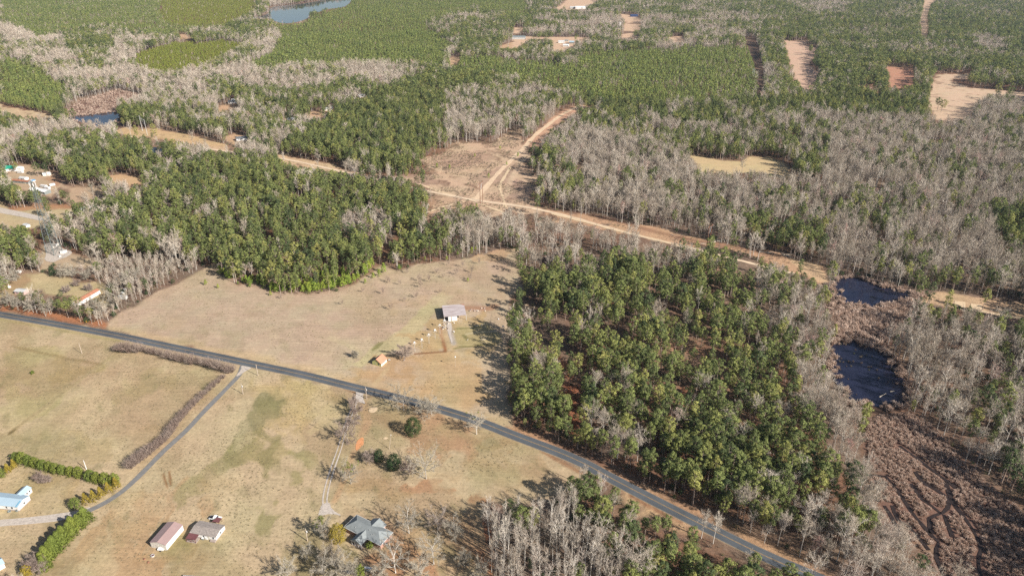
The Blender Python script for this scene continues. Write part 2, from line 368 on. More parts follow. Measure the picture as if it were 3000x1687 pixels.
OPEN = {
 'hay_field': D((262,815),(330,775),(400,735),(455,705),(500,682),(540,662),(552,690),(600,716),(660,728),(700,740),(745,742),(800,739),(860,731),(905,705),(945,672),(970,660),(1000,684),(1050,668),(1120,657),(1190,647),(1250,630),(1308,625),(1302,680),(1308,720),(1292,760),(1284,800),(1280,840),(1280,880),(1274,920),(1280,1000),(1290,1076),(1200,1050),(1100,1022),(980,985),(640,910),(400,857),(262,820)),
 'pasture': D((-60,790),(0,795),(262,832),(400,868),(640,920),(980,995),(1100,1030),(1270,1092),(1480,1187),(1440,1222),(1398,1250),(1380,1272),(1300,1268),(1228,1262),(1212,1300),(1240,1480),(-80,1480)),
 'corridor_left': T(0,0,(-60,1020),(0,1040),(150,1085),(400,1130),(600,1190),(500,1230),(250,1190),(0,1140),(-60,1120)),
 'corridor_mid': T(0,0,(1180,1290),(1500,1295),(1800,1335),(2050,1395),(2250,1449),(2400,1500),(2300,1530),(2000,1470),(1600,1410),(1300,1385),(1150,1330)),
 'clearing_a': T(0,0,(1800,345),(1900,350),(1960,390),(1810,400)),
 'clearing_b': T(0,0,(2190,1060),(2400,1035),(2400,1105),(2200,1140)),
 'clearing_c': T(0,0,(2230,1380),(2350,1340),(2520,1390),(2480,1440),(2330,1449)),
 'clearing_d': T(0,1,(1950,578),(2090,572),(2060,600),(2010,650),(1950,660)),
 'clearing_e': T(0,1,(2440,470),(2575,425),(2640,430),(2640,500),(2440,495)),
 'clearing_f': T(0,1,(430,1150),(650,1120),(790,1085),(800,1120),(660,1150),(700,1215),(640,1215),(480,1185)),
 'clearing_g': T(0,1,(270,1190),(390,1180),(400,1230),(290,1240)),
 'clearing_h': T(0,1,(1000,970),(1100,940),(1110,985),(1010,1000)),
 'clearing_i': T(0,2,(20,280),(140,280),(60,345),(10,330)),
 'clearing_j': T(0,2,(10,385),(110,368),(300,378),(660,375),(780,380),(800,400),(700,425),(650,412),(610,470),(560,505),(420,515),(395,460),(400,405),(200,402),(140,430),(100,475),(10,485)),
 'clearing_k': T(0,2,(380,95),(480,66),(560,-10),(880,-10),(840,35),(740,62),(745,98),(540,102)),
 'clearing_l': T(0,2,(1080,140),(1180,150),(1290,175),(1300,225),(1150,235)),
 'clearing_m': T(0,2,(1090,345),(1200,335),(1300,385),(1200,400),(1090,385)),
 'clearing_n': T(0,2,(1540,380),(1720,365),(1735,435),(1640,432)),
 'clearing_o': T(0,2,(1130,240),(1300,250),(1280,320),(1120,310)),
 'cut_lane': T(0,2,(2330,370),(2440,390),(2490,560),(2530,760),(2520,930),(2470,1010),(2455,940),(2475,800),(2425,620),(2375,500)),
 'track_far': T(0,2,(60,1480),(200,1380),(330,1255),(450,1145),(560,1085),(680,1058),(870,1058),(880,1088),(700,1100),(600,1160),(430,1290),(330,1400),(260,1480)),
 'clearing_p': T(0,3,(150,398),(250,415),(440,408),(360,450),(480,480),(490,560),(400,640),(505,730),(495,830),(450,890),(360,930),(300,840),(230,700),(195,560),(165,460)),
 'clearing_q': T(0,3,(1180,670),(1450,690),(1460,800),(1460,900),(1200,880),(1215,760)),
 'clearing_r': T(0,3,(890,845),(1040,850),(1120,900),(1010,905)),
 'clearing_s': T(0,3,(1680,748),(2040,742),(2030,795),(1800,815),(2050,885),(2400,915),(2640,930),(2640,1100),(2500,1010),(2480,965),(2200,985),(2080,1045),(2055,1175),(1800,1240),(1640,1180),(1610,1000),(1635,850)),
 'cut_lane_far': T(0,3,(1575,-30),(1730,-30),(1640,50),(1605,200),(1605,390),(1535,380),(1528,200)),
 'home_a': T(1,0,(80,265),(250,195),(520,285),(600,335),(640,370),(700,460),(600,440),(510,540),(330,475),(280,500),(130,400),(80,360)),
 'home_b': T(1,0,(-60,575),(0,590),(120,660),(480,600),(740,640),(750,700),(640,765),(480,720),(470,810),(230,870),(100,850),(-60,820)),
 'compound': T(1,0,(400,1010),(640,1060),(760,1110),(960,1180),(930,1260),(560,1215),(430,1290),(400,1180)),
 'home_c': T(1,0,(700,430),(900,440),(1020,430),(1060,560),(850,570),(740,605),(690,560)),
 'home_d': T(1,0,(1110,320),(1240,305),(1510,370),(1400,450),(1330,465),(1290,405),(1110,415)),
 'home_e': T(1,0,(500,330),(600,300),(640,340),(560,400)),
 'lawn': Z(0,720,420,(-60,640),(200,640),(430,500),(850,480),(930,560),(1250,590),(1650,680),(1900,700),(1935,800),(1840,850),(1990,1080),(1900,1130),(1750,1010),(1400,960),(1250,900),(900,900),(720,800),(500,790),(350,870),(200,870),(100,930),(-60,960)),
 'corridor_b': [(612,424),(640,428),(684,433),(694,448),(650,446),(614,440)],
 'corridor_c': T(1,1,(180,105),(300,125),(600,170),(720,192),(860,236),(1000,290),(1180,315),(1190,340),(1000,325),(900,315),(800,302),(600,256),(450,252),(300,215)),
 'scrub_clearing': T(1,1,(1620,160),(1850,90),(2000,0),(2200,-20),(2400,-10),(2575,-150),(2700,-150),(2640,0),(2800,130),(3330,230),(3240,290),(3200,190),(2900,170),(2690,180),(2840,400),(2800,480),(2720,540),(2850,630),(2850,700),(2640,690),(2575,640),(2500,720),(2300,760),(2200,650),(2050,620),(1900,680),(1660,780),(1760,680),(1820,600),(1790,500),(1650,430),(1450,350),(1200,375),(1200,310),(1330,325),(1500,310),(1700,310),(1790,270),(1680,200)),
 'trail_gap': T(1,1,(1190,1130),(1270,1105),(1350,960),(1420,900),(1460,930),(1390,1010),(1310,1140),(1250,1190)),
 'corridor_d': T(1,2,(250,620),(330,660),(850,722),(1100,800),(1400,832),(1700,900),(1950,960),(2000,985),(2575,1085),(2880,1180),(3140,1235),(3230,1290),(3160,1440),(2900,1330),(2575,1200),(2400,1110),(2100,1062),(1750,1060),(1400,960),(1000,880),(700,800),(430,790),(280,720)),
 'meadow': T(1,2,(1770,105),(2120,165),(2300,172),(2400,128),(2575,130),(2760,200),(2870,345),(2680,345),(2575,308),(2400,288),(2150,308),(2000,285),(1900,285),(1830,200)),
 'corridor_e': T(2,3,(1500,50),(1900,55),(2200,95),(2640,165),(2640,325),(2300,245),(1860,205),(1700,165),(1530,160)),
 'verge_gap': T(3,2,(880,470),(1070,590),(1130,700),(1320,760),(1330,870),(1560,880),(1580,1020),(1750,1050),(1790,965),(1900,1010),(1980,1010),(1500,740)),
 'understory_a': T(2,2,(520,960),(640,970),(690,1300),(730,1460),(620,1460),(560,1250),(515,1120)),
 'understory_b': T(2,2,(1640,980),(1760,1040),(1740,1300),(1600,1400),(1560,1300),(1640,1150)),
 'understory_c': T(2,2,(1560,560),(1750,560),(2000,620),(1950,700),(1700,640),(1600,650)),
 'understory_d': T(2,2,(470,640),(560,760),(600,900),(520,900),(470,760)),
}
WATER = {
 'pond': T(2,3,(610,-30),(680,-90),(750,-122),(900,-112),(1050,-50),(1250,5),(1500,40),(1515,100),(1400,150),(1300,185),(1150,185),(1000,212),(900,190),(720,165),(650,60)),
 'mill_pond': T(2,3,(625,560),(850,520),(900,565),(1120,580),(1230,680),(1320,830),(1390,960),(1455,1080),(1420,1200),(1150,1210),(1000,1170),(840,1150),(740,1020),(650,930),(618,780)),
 'swamp_pool': T(0,0,(640,1195),(780,1165),(900,1160),(1050,1140),(1190,1120),(1215,1200),(1110,1270),(980,1290),(900,1240),(680,1215)),
 'lake': T(0,1,(130,70),(400,48),(600,18),(720,-20),(980,-25),(940,40),(880,80),(700,95),(640,125),(540,130),(530,195),(330,245),(200,225),(150,185),(-20,195),(-40,178),(60,165),(140,130)),
 'garden_pool': T(1,0,(1500,30),(1640,40),(1630,90),(1560,110),(1520,70)),
 'creek_pool': T(1,3,(1600,-10),(1850,-15),(1900,12),(1640,22)),
}
MARSH = {
 'm1': T(2,3,(560,110),(700,190),(1000,230),(1300,200),(1480,160),(1530,260),(1350,480),(1150,600),(880,560),(620,545),(570,380)),
 'm2': T(3,3,(960,-60),(1100,-160),(1400,-190),(1650,-60),(1800,120),(1950,300),(2120,430),(2320,620),(2620,830),(2700,1500),(1720,1500),(1560,1220),(1260,950),(1140,760),(1010,470),(985,150)),
 'm3': T(0,0,(650,1130),(800,1010),(1000,960),(1200,900),(1450,970),(1460,1040),(1200,1120),(1000,1150),(800,1170),(630,1195)),
}
CHANNELS = [T(3,3,*c) for c in (
 [(1180,440),(1280,560),(1380,700),(1450,820),(1560,940),(1660,1060),(1720,1110)],[(1720,1110),(1690,1180),(1690,1270),(1740,1380),(1780,1470)],
 [(1320,140),(1480,250),(1580,330),(1700,420),(1800,490),(1900,570)],[(1790,500),(1820,620),(1880,740),(1960,840),(2040,950),(2100,1050),(2160,1180),(2110,1270),(2130,1400),(2150,1480)],
 [(1480,400),(1560,520),(1680,570),(1780,640),(1830,700),(1800,800),(1700,830),(1620,870)],[(1620,870),(1600,930),(1640,1020)],[(1430,520),(1510,620),(1560,700),(1680,760),(1740,820)],
 [(1250,740),(1300,900),(1400,930),(1500,1040),(1620,1190)],[(1770,830),(1820,960),(1860,1060)],[(1170,740),(1260,880),(1320,1020),(1380,1120)],[(1000,430),(1100,440),(1180,450)])]
# canopy: (polygon, share of pines, style) in paint order; style 0 = grown, 1 = plantation, 2 = tall thin
STANDS = [
 (D((-100,-80),(2700,-80),(2700,1500),(-100,1500)), .50, 0),
 (D((0,60),(150,80),(300,95),(340,170),(560,200),(640,150),(700,80),(780,60),(760,110),(640,200),(380,265),(160,245),(100,160),(0,120)), .06, 0),
 (D((0,-30),(560,-30),(560,10),(540,60),(420,95),(250,60),(100,100),(0,45)), .93, 1),
 (D((140,75),(260,85),(290,120),(260,170),(200,150)), .85, 0),
 (D((410,-30),(640,-30),(640,25),(560,65),(430,60),(400,30)), .985, 3),
  (D((0,120),(60,160),(165,205),(170,245),(120,300),(0,255)), .95, 1),
 (D((340,126),(400,108),(560,96),(615,108),(530,155),(420,180),(345,165)), .99, 3),
 (D((700,60),(880,-30),(1320,-30),(1340,60),(1150,100),(1110,165),(900,160),(640,170),(640,150),(700,120)), .985, 1),
 (D((730,-30),(860,-30),(860,10),(740,60)), .7, 0),
 (D((1060,60),(1200,20),(1350,60),(1250,120),(1150,110)), .6, 0),
 (D((1150,140),(1400,135),(1900,110),(1905,240),(1700,285),(1500,250),(1300,195),(1120,165)), .95, 1),
 (D((1270,140),(1400,120),(1460,90),(1480,130),(1420,160)), .25, 0),
 (D((1700,90),(1760,90),(1760,120),(1690,120)), .15, 0),
 (D((560,200),(700,165),(880,160),(1060,165),(1090,185),(900,260),(720,230),(560,225)), .22, 0),
 (D((360,245),(560,215),(720,230),(900,200),(980,225),(700,335),(520,335),(380,295)), .62, 0),
 (D((0,340),(100,310),(300,325),(300,345),(60,390),(0,420)), .10, 0),
 (D((60,350),(240,335),(430,360),(480,400),(420,440),(260,440),(80,415),(0,440)), .85, 0),
 (D((700,372),(890,262),(1095,172),(1275,196),(1210,262),(1125,335),(1115,395),(1065,440),(930,430)), .97, 0),
 (D((1120,230),(1290,200),(1400,250),(1350,310),(1300,360),(1150,340),(1120,330)), .35, 0),
 (D((150,620),(400,470),(540,378),(700,400),(900,450),(1000,455),(1095,490),(1095,545),(1000,570),(975,640),(905,700),(760,745),(560,705),(480,640),(440,650),(300,640)), .955, 0),
 (D((850,545),(930,520),(990,560),(1000,600),(960,600),(870,580)), .05, 0),
 (D((700,690),(860,640),(912,700),(760,752),(640,738),(545,694)), .97, 4),
 (D((400,610),(470,610),(470,690),(380,650)), .2, 0),
 (D((0,600),(90,580),(160,620),(150,690),(60,700),(0,690)), .35, 0),
 (D((0,560),(110,560),(120,640),(60,650),(0,640)), .95, 0),
 (D((225,645),(300,628),(400,630),(470,650),(545,655),(575,700),(480,730),(300,835),(235,805),(250,740)), .14, 5),
 (D((1000,640),(1020,570),(1110,520),(1200,560),(1210,640),(1080,660)), .75, 0),
 (D((1190,560),(1310,560),(1310,625),(1100,650),(1110,610)), .15, 0),
 (D((1340,390),(1450,400),(1480,450),(1400,500),(1340,500)), .7, 0),
 (D((1350,330),(1500,320),(1730,380),(1780,430),(2000,450),(2300,480),(2600,560),(2600,760),(2100,690),(1800,625),(1500,545),(1400,500),(1480,450)), .13, 0),
 (D((1560,430),(1700,420),(1860,440),(1900,480),(1760,510),(1600,480)), .5, 0),
 (D((1360,240),(1500,250),(1700,290),(1990,250),(2100,330),(2090,430),(1990,440),(1880,400),(1700,370),(1480,320)), .78, 0),
 (D((1550,250),(1760,260),(1900,290),(1800,330),(1640,320)), .48, 0),
 (D((1910,120),(2060,100),(2600,-30),(2600,230),(2340,300),(2100,300),(1990,240)), .86, 0),
 (D((1910,-30),(2600,-30),(2600,60),(2330,120),(2060,100),(1910,110)), .80, 0),
 (D((1900,-30),(2120,-30),(2140,20),(2040,40)), .2, 0),
 (D((2440,80),(2520,90),(2540,140),(2480,135)), .12, 0),
 (D((2090,290),(2330,300),(2600,310),(2600,700),(2300,690),(2080,520)), .17, 0),
 (D((2340,240),(2600,230),(2600,300),(2400,300)), .10, 0),
 (D((2490,520),(2600,500),(2600,620),(2500,620)), .8, 0),
 (D((1880,540),(2080,570),(2070,625),(1900,610)), .97, 0),
 (D((1310,560),(1420,540),(1900,630),(1930,700),(1800,770),(1640,860),(1420,900),(1290,900),(1310,720)), .46, 0),
 (D((1280,780),(1420,780),(1440,880),(1400,920),(1285,910)), .3, 0),
 (D((1280,925),(1440,930),(1450,1110),(1380,1120),(1270,1085)), .96, 0),
 (D((1450,880),(1600,820),(1700,830),(1850,820),(2020,880),(2000,960),(2100,1100),(2150,1200),(2215,1290),(2190,1360),(2000,1300),(1700,1260),(1520,1160),(1470,1100)), .875, 0),
 (D((1470,1050),(1620,1040),(1650,1120),(1500,1130)), .25, 0),
 (D((1780,600),(2090,690),(2095,860),(2160,1040),(2180,1170),(2230,1290),(2360,1480),(2230,1480),(2150,1200),(2020,1000),(1990,850),(1880,780),(1900,700)), .08, 0),
 (D((2100,720),(2280,740),(2600,800),(2600,1350),(2480,1150),(2290,1010)), .30, 0),
 (D((2350,740),(2600,760),(2600,800),(2400,790)), .45, 0),
 (D((2440,1120),(2600,1180),(2600,1300),(2480,1220)), .4, 0),
 (D((1480,1110),(1700,1230),(1900,1290),(2150,1350),(2240,1480),(2040,1480),(1800,1340)), .16, 0),
 (D((1200,1230),(1440,1250),(1470,1330),(1600,1480),(1200,1480)), .03, 2),
 (D((1440,1195),(1560,1240),(1700,1330),(2040,1460),(1640,1480),(1540,1350),(1450,1320)), .90, 0),
]

ground_open = {k: v for k, v in OPEN.items()}
OPENW = {k: GW(v) for k, v in OPEN.items()}
WATW = {k: GW(v) for k, v in WATER.items()}
MARW = {k: GW(v) for k, v in MARSH.items()}
CHW = [smooth(GW(c), 2, False) for c in CHANNELS]

def stand_at(px, py):
    pf = np.full(px.shape, .5); st = np.zeros(px.shape, int)
    for poly, f, s in STANDS:
        m = inside(px, py, poly); pf[m] = f; st[m] = s
    return pf, st

# ------------------------------------------------------------------ ground: one continuous sheet, cut into its fields
PAINT = [   # (points px, colour sRGB as lit, feather m, strength)
 (OPEN['hay_field'], (204,180,150), 2.5, 1),
 (OPEN['pasture'], (201,178,140), 3, 1),
 (D((300,790),(560,700),(900,720),(1180,660),(1290,640),(1290,760),(1140,775),(1060,800),(960,860),(880,905),(640,880),(420,850)), (194,168,142), 12, .8),
 (D((430,740),(900,760),(880,800),(460,830)), (198,178,148), 25, .5),
 (D((975,852),(1020,815),(1070,770),(1110,735),(1130,740),(1110,775),(1075,812),(1020,860),(960,905),(900,925),(880,915)), (203,187,140), 1.6, .95),
 (T(2,1,(1170,620),(1240,540),(1310,530),(1250,600),(1190,640)), (146,140,84), 1.2, .9),
 (T(2,1,(1450,480),(1850,300),(2000,330),(2330,250),(2400,560),(1980,620),(1600,660),(1500,560)), (200,170,120), 6, .9),
 (T(2,1,(1500,700),(2330,600),(2330,900),(2250,1200),(2300,1350),(1900,1200),(1300,1000),(900,820),(1100,780)), (201,165,116), 10, .85),
 (T(2,1,(2000,400),(2400,360),(2440,560),(2060,600)), (186,172,118), 5, .7),
 (T(2,1,(1130,200),(1800,20),(2575,0),(2575,120),(1900,160),(1770,200)), (198,170,132), 8, .5),
 (T(2,1,(1790,60),(1990,60),(1900,170),(1800,180)), (204,186,146), 2, .8),
 (T(1,1,(2150,1130),(2575,1040),(2640,1090),(2400,1180),(2100,1200)), (205,160,120), 4, .6),
 # verges
 (D((262,822),(640,915),(980,990),(1270,1078),(1290,1060),(980,968),(640,893),(300,815)), (207,180,135), 3, .7),
 (D((1270,1078),(1290,1070),(1700,1255),(2100,1449),(2060,1449),(1700,1275)), (205,160,118), 3, .8),
 (D((0,782),(262,825),(262,810),(0,760)), (190,125,82), 2.5, .95),
 # south-west pasture drifts
 (T(2,0,(0,640),(250,600),(640,680),(1020,760),(800,950),(400,1250),(150,1449),(0,1449),(0,1000)), (184,168,118), 5, .9),
 (T(2,0,(500,740),(1000,760),(850,900),(560,960)), (176,160,95), 8, .6),
 (T(2,0,(1100,700),(2100,900),(1500,1449),(250,1449),(700,1060)), (202,179,138), 10, .7),
 (T(2,0,(1150,950),(1700,860),(1900,950),(1500,1080),(1100,1100)), (176,165,105), 8, .55),
 (T(3,0,(0,0),(1500,0),(1250,250),(800,300),(160,200),(0,150)), (188,164,116), 10, .6),
 (T(3,0,(100,450),(700,480),(800,600),(600,800),(100,880),(0,820)), (184,158,106), 8, .6),
 (T(3,0,(950,800),(1500,700),(1900,400),(1900,900),(1500,1449),(500,1449)), (190,156,112), 14, .75),
 (T(3,0,(1500,1200),(1900,1100),(2300,1200),(2300,1449),(1500,1449)), (184,150,106), 12, .6),
 (T(2,1,(0,930),(700,940),(980,1080),(750,1240),(600,1449),(0,1449)), (196,172,115), 8, .75),
 (D((560,1180),(585,1090),(615,1030),(650,1000),(720,1000),(700,1050),(650,1070),(640,1110),(600,1190)), (146,138,98), 5, .9),
 (D((650,1010),(720,1000),(740,1050),(690,1060)), (142,134,86), 5, .6),
 (D((600,1100),(700,1110),(760,1130),(720,1190),(640,1180)), (166,152,100), 6, .7),
 (T(3,1,(0,0),(150,50),(200,300),(100,500),(0,520)), (150,140,92), 5, .75),
 (T(3,1,(450,180),(650,200),(560,420),(380,620),(330,560),(480,380)), (160,150,98), 5, .75),
 (T(3,1,(0,800),(200,820),(150,1000),(0,1020)), (158,148,95), 5, .7),
 (T(3,0,(2350,100),(2575,0),(2575,300),(2200,500),(1900,700),(1850,600),(2100,350)), (160,148,98), 6, .7),
 (T(3,0,(2050,500),(2300,420),(2420,520),(2300,600),(2100,590)), (182,156,112), 3, .8),
 (T(3,0,(1750,1050),(1900,1020),(1800,1250),(1650,1250)), (140,132,70), 3, .75),
 (D((1000,1000),(1140,1060),(1300,1120),(1200,1160),(1000,1120),(940,1040)), (182,142,104), 7, .8),
 (D((1080,1180),(1300,1150),(1430,1200),(1380,1260),(1200,1240)), (186,156,114), 8, .6),
 (T(3,1,(1400,480),(1850,470),(1950,560),(1700,600),(1450,560)), (186,138,98), 5, .8),
 (T(3,1,(850,450),(1100,440),(1500,560),(1450,640),(1000,660),(800,760)), (188,158,108), 7, .7),
 (T(3,1,(1880,600),(2050,640),(2100,760),(1950,740)), (180,118,82), 4, .7),
 (T(3,1,(1350,980),(2000,820),(2200,700),(2400,800),(2350,1449),(1300,1449)), (178,128,88), 8, .75),
 (T(3,1,(1800,1180),(2000,1150),(2050,1300),(1850,1320)), (196,160,108), 4, .7),
 (T(3,1,(420,1050),(850,1100),(1000,1250),(900,1449),(300,1449)), (184,146,118), 7, .7),
 (T(3,1,(930,1120),(1050,1140),(1080,1230),(980,1220)), (128,128,58), 2.5, .8),
 (T(3,1,(850,820),(1000,830),(980,780),(760,760)), (200,170,130), 2, .6),
 # orange litter by the wood south of the road
 (T(3,1,(2050,640),(2350,700),(2350,1449),(2150,1449),(1950,950)), (160,105,72), 4, .8),
 # homesteads
 (OPEN['lawn'], (205,184,138), 2, 1),
 (Z(0,720,420,(0,640),(200,640),(430,520),(400,700),(250,900),(0,950)), (182,146,108), 4, .8),
 (OPEN['home_a'], (200,172,140), 2, 1), (OPEN['home_b'], (202,180,138), 2, 1), (OPEN['compound'], (196,172,140), 2, 1),
 (T(1,0,(500,330),(600,300),(640,340),(600,430),(500,420)), (186,140,108), 2, .8),
 (T(1,0,(100,640),(380,590),(740,600),(740,640),(380,660),(100,680)), (188,132,92), 3, .8),
 (OPEN['home_c'], (198,168,136), 3, 1), (OPEN['home_d'], (214,176,132), 2, 1), (OPEN['home_e'], (194,152,118), 3, 1),
 # corridor, scrub and far clearings
 (OPEN['corridor_left'], (214,186,146), 5, 1), (OPEN['corridor_mid'], (214,180,132), 4, 1), (OPEN['corridor_c'], (214,182,142), 4, 1), (OPEN['corridor_b'], (214,182,142), 4, 1),
 (OPEN['scrub_clearing'], (212,180,148), 5, 1), (T(1,1,(1250,320),(1500,290),(1750,330),(1960,420),(1700,420),(1500,350)), (172,140,120), 5, .7), (T(1,2,(0,330),(240,420),(200,520),(60,560),(-80,480)), (172,142,124), 6, .75), (T(1,1,(2150,330),(2575,200),(2575,420),(2280,420)), (182,150,128), 6, .7), (OPEN['corridor_d'], (202,162,126), 4, 1), (OPEN['corridor_e'], (206,172,134), 3, 1),
 (T(1,3,(200,1150),(560,1230),(600,1400),(300,1300)), (216,184,142), 4, .8),
 (T(1,1,(1650,450),(1900,500),(2250,620),(1950,680),(1680,760)), (205,168,135), 5, .6),
 (T(1,1,(1850,120),(2450,60),(2330,200),(2000,260),(1750,230)), (180,145,122), 8, .6),
 (OPEN['trail_gap'], (150,112,84), 2, 1), (OPEN['meadow'], (214,188,140), 3, 1),
 (OPEN['track_far'], (216,170,138), 3, 1), (OPEN['verge_gap'], (206,170,128), 3, 1),
 (OPEN['clearing_p'], (222,184,156), 3, 1), (OPEN['clearing_q'], (205,150,120), 3, 1), (OPEN['clearing_r'], (222,170,140), 4, 1), (OPEN['clearing_s'], (222,190,158), 4, 1),
 (OPEN['cut_lane'], (128,104,86), 3, 1), (OPEN['cut_lane_far'], (216,182,150), 3, 1),  # near cut lane darkened: shade of the trees beside it put into the colour
 (OPEN['understory_a'], (178,112,78), 2, 1), (OPEN['understory_b'], (170,118,86), 2, 1), (OPEN['understory_c'], (190,145,110), 2, 1), (OPEN['understory_d'], (190,130,92), 2, 1),
 (T(2,2,(860,600),(1050,700),(1000,740),(850,680)), (176,95,75), 3, .9), (T(2,2,(800,130),(1050,150),(1000,200),(820,190)), (190,120,88), 3, .9),
 (T(2,2,(1200,300),(1350,300),(1330,380),(1200,370)), (180,110,80), 3, .9),
]
for k in OPEN:
    if k.startswith('clearing') and k[-1] in 'abcdefghijklmno': PAINT.append((OPEN[k], (224,188,155) if k[-1] in 'ijklmno' else (210,172,134), 3, 1))
for k in ('pond', 'mill_pond'): PAINT.append((WATER[k], (96,74,62), 7, 1))
for k in MARSH: PAINT.append((MARSH[k], (134,103,88), 4, 1))

def ground_colour(X, Y):
    C = np.empty((len(X), 3))
    w1 = (fbm(X, Y, 14, 11)-.5); w2 = (fbm(X, Y, 14, 23)-.5)
    px, py = PX(X, Y, 6.0)
    vis = np.hypot(X, Y) < 6000
    pf = np.full(len(X), .5)
    p_, _s = stand_at(px, py); pf = p_
    a = lin((142,104,80)); b = lin((134,114,98)); c = lin((176,146,118))
    t = np.clip(pf + (fbm(X, Y, 30, 5)-.5)*.9, 0, 1)[:, None]
    C[:] = b*(1-t) + a*t
    q = np.clip((fbm(X, Y, 55, 31)-.52)*5, 0, 1)[:, None]*.5
    C[:] = C*(1-q) + c*q
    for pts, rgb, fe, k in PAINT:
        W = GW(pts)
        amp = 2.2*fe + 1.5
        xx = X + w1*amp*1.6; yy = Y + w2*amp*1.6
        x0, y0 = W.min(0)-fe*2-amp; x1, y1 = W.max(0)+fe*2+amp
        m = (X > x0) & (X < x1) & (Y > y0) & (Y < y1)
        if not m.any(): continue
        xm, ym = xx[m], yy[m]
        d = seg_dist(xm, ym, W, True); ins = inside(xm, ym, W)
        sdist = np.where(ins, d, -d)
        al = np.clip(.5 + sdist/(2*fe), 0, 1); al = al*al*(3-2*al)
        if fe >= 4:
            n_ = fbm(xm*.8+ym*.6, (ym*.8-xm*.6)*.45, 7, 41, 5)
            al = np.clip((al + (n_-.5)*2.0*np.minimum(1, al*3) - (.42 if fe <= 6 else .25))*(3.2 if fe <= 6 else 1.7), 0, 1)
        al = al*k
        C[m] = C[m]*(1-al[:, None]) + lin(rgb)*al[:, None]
    # drifts of olive, straw and brown grass over the big fields
    for key, w0 in (('pasture', 1.0), ('hay_field', .45), ('lawn', .6)):
        m = inside(X, Y, OPENW[key]); xm, ym = X[m], Y[m]
        u_ = xm*.85+ym*.53; v_ = ym*.85-xm*.53
        for rgb, sc, sd_, lo in (((168,154,108), 26, 201, .53), ((208,188,146), 18, 211, .55), ((172,142,108), 34, 221, .56), ((150,140,96), 9, 231, .64)):
            n_ = fbm(u_, v_*.6, sc, sd_, 5); al = (np.clip((n_-lo)*9, 0, 1)*.5*w0)[:, None]
            C[m] = C[m]*(1-al) + lin(rgb)*al
    # wheel lines and field boundaries
    for pts, rgb, wdt, k in LINES:
        W = smooth(GW(pts), 2, False)
        m = (X > W[:,0].min()-8) & (X < W[:,0].max()+8) & (Y > W[:,1].min()-8) & (Y < W[:,1].max()+8)
        if not m.any(): continue
        d = seg_dist(X[m]+w1[m]*1.2, Y[m]+w2[m]*1.2, W, False)
        al = np.clip(1.6 - d/(wdt*1.35), 0, 1)*min(1, k*1.15)*np.clip(.45+1.3*fbm(X[m], Y[m], 5, 51), 0, 1)
        C[m] = C[m]*(1-al[:, None]) + lin(rgb)*al[:, None]
    lum = C @ np.array([.25, .65, .10])
    C = C*.90 + lum[:, None]*.10
    return C/KA
LINES = [
 (T(2,0,(1180,650),(1000,770),(600,1080),(200,1380),(100,1460)), (128,112,72), .8, .9),
 (T(2,0,(1165,660),(985,785),(585,1095),(185,1395)), (206,184,138), 1.2, .5),
 (T(2,0,(110,585),(400,650),(600,690),(900,745),(1010,765)), (150,128,84), .6, .7),
 (T(2,1,(750,500),(1100,650),(950,720),(900,800)), (205,188,145), 1.5, .4),
 (T(2,1,(1850,400),(1880,520),(1905,635)), (170,115,75), .8, .9), (T(2,1,(1600,665),(1760,650),(1905,635)), (150,105,70), .6, .9),
 (T(2,1,(1880,430),(1990,600)), (210,180,140), 2.5, .5),
 (T(2,1,(2000,605),(2200,580),(2420,560)), (140,128,74), .6, .9), (T(2,1,(2020,410),(2200,395),(2330,385)), (140,135,80), .6, .8),
 (T(2,1,(2080,470),(2240,440),(2400,430)), (206,192,150), .6, .9), (T(2,1,(2080,470),(2130,520)), (130,125,75), .8, .9),
 (T(2,1,(1920,320),(1950,420),(1990,560)), (190,178,165), 1.2, .8),
 (T(2,1,(2110,200),(2350,210),(2400,180)), (176,130,98), 2.5, .7),
 (T(2,1,(520,1449),(700,1330),(900,1180)), (205,182,135), .6, .7), (T(2,1,(550,1465),(730,1345),(930,1195)), (205,182,135), .6, .7),
 (T(3,0,(1640,420),(1680,560)), (160,120,80), .4, .9), (T(3,0,(1700,400),(1715,540)), (160,120,80), .4, .9),
 (T(3,1,(780,760),(1000,660),(1150,640)), (205,180,140), 2.0, .4),
 (T(2,1,(1090,1170),(1120,1300),(1110,1420),(1060,1480)), (196,160,120), 1.5, .7),
 (T(3,1,(1030,120),(970,240),(880,500),(780,700)), (205,165,122), 1.0, .6),
 (T(2,0,(0,310),(600,420),(1200,530)), (176,160,105), 1.2, .6),
 (T(2,1,(600,905),(900,985),(1300,1030)), (150,110,75), .8, .6),
 (T(2,1,(900,1000),(1000,1050)), (150,105,70), .7, .8),
 (T(2,1,(1200,950),(1330,800)), (206,180,135), 1.0, .7),
 (T(3,2,(300,190),(560,340),(760,440)), (160,115,80), .8, .7), (T(3,2,(1200,640),(1400,760),(1700,900)), (150,105,78), 1.0, .7),
 (T(1,2,(300,610),(900,730),(1600,930),(2100,1010),(2575,1100)), (140,98,75), 2.5, .5),
 (T(1,1,(1600,240),(2000,330),(2300,220)), (206,172,138), 3, .5),
 (T(1,2,(150,20),(100,180),(0,320),(-60,520)), (220,190,158), 2, .8),
 (T(0,0,(1600,1390),(1900,1449),(2100,1500)), (170,135,95), 2, .6),
]
NA, NR = 620, 760
ang = np.concatenate([np.linspace(-180, -46, 16, endpoint=False), np.linspace(-46, 46, NA), np.linspace(46, 180, 17)[1:-1]])
rad = np.concatenate([[3, 40, 80, 110, 130], np.geomspace(145, 3600, NR), [3900, 4500, 5500, 7500, 10000, 15000, 22000, 30000]])
A_, R_ = np.meshgrid(np.radians(ang), rad, indexing='ij')
GX = (np.sin(A_)*R_); GY = (np.cos(A_)*R_)
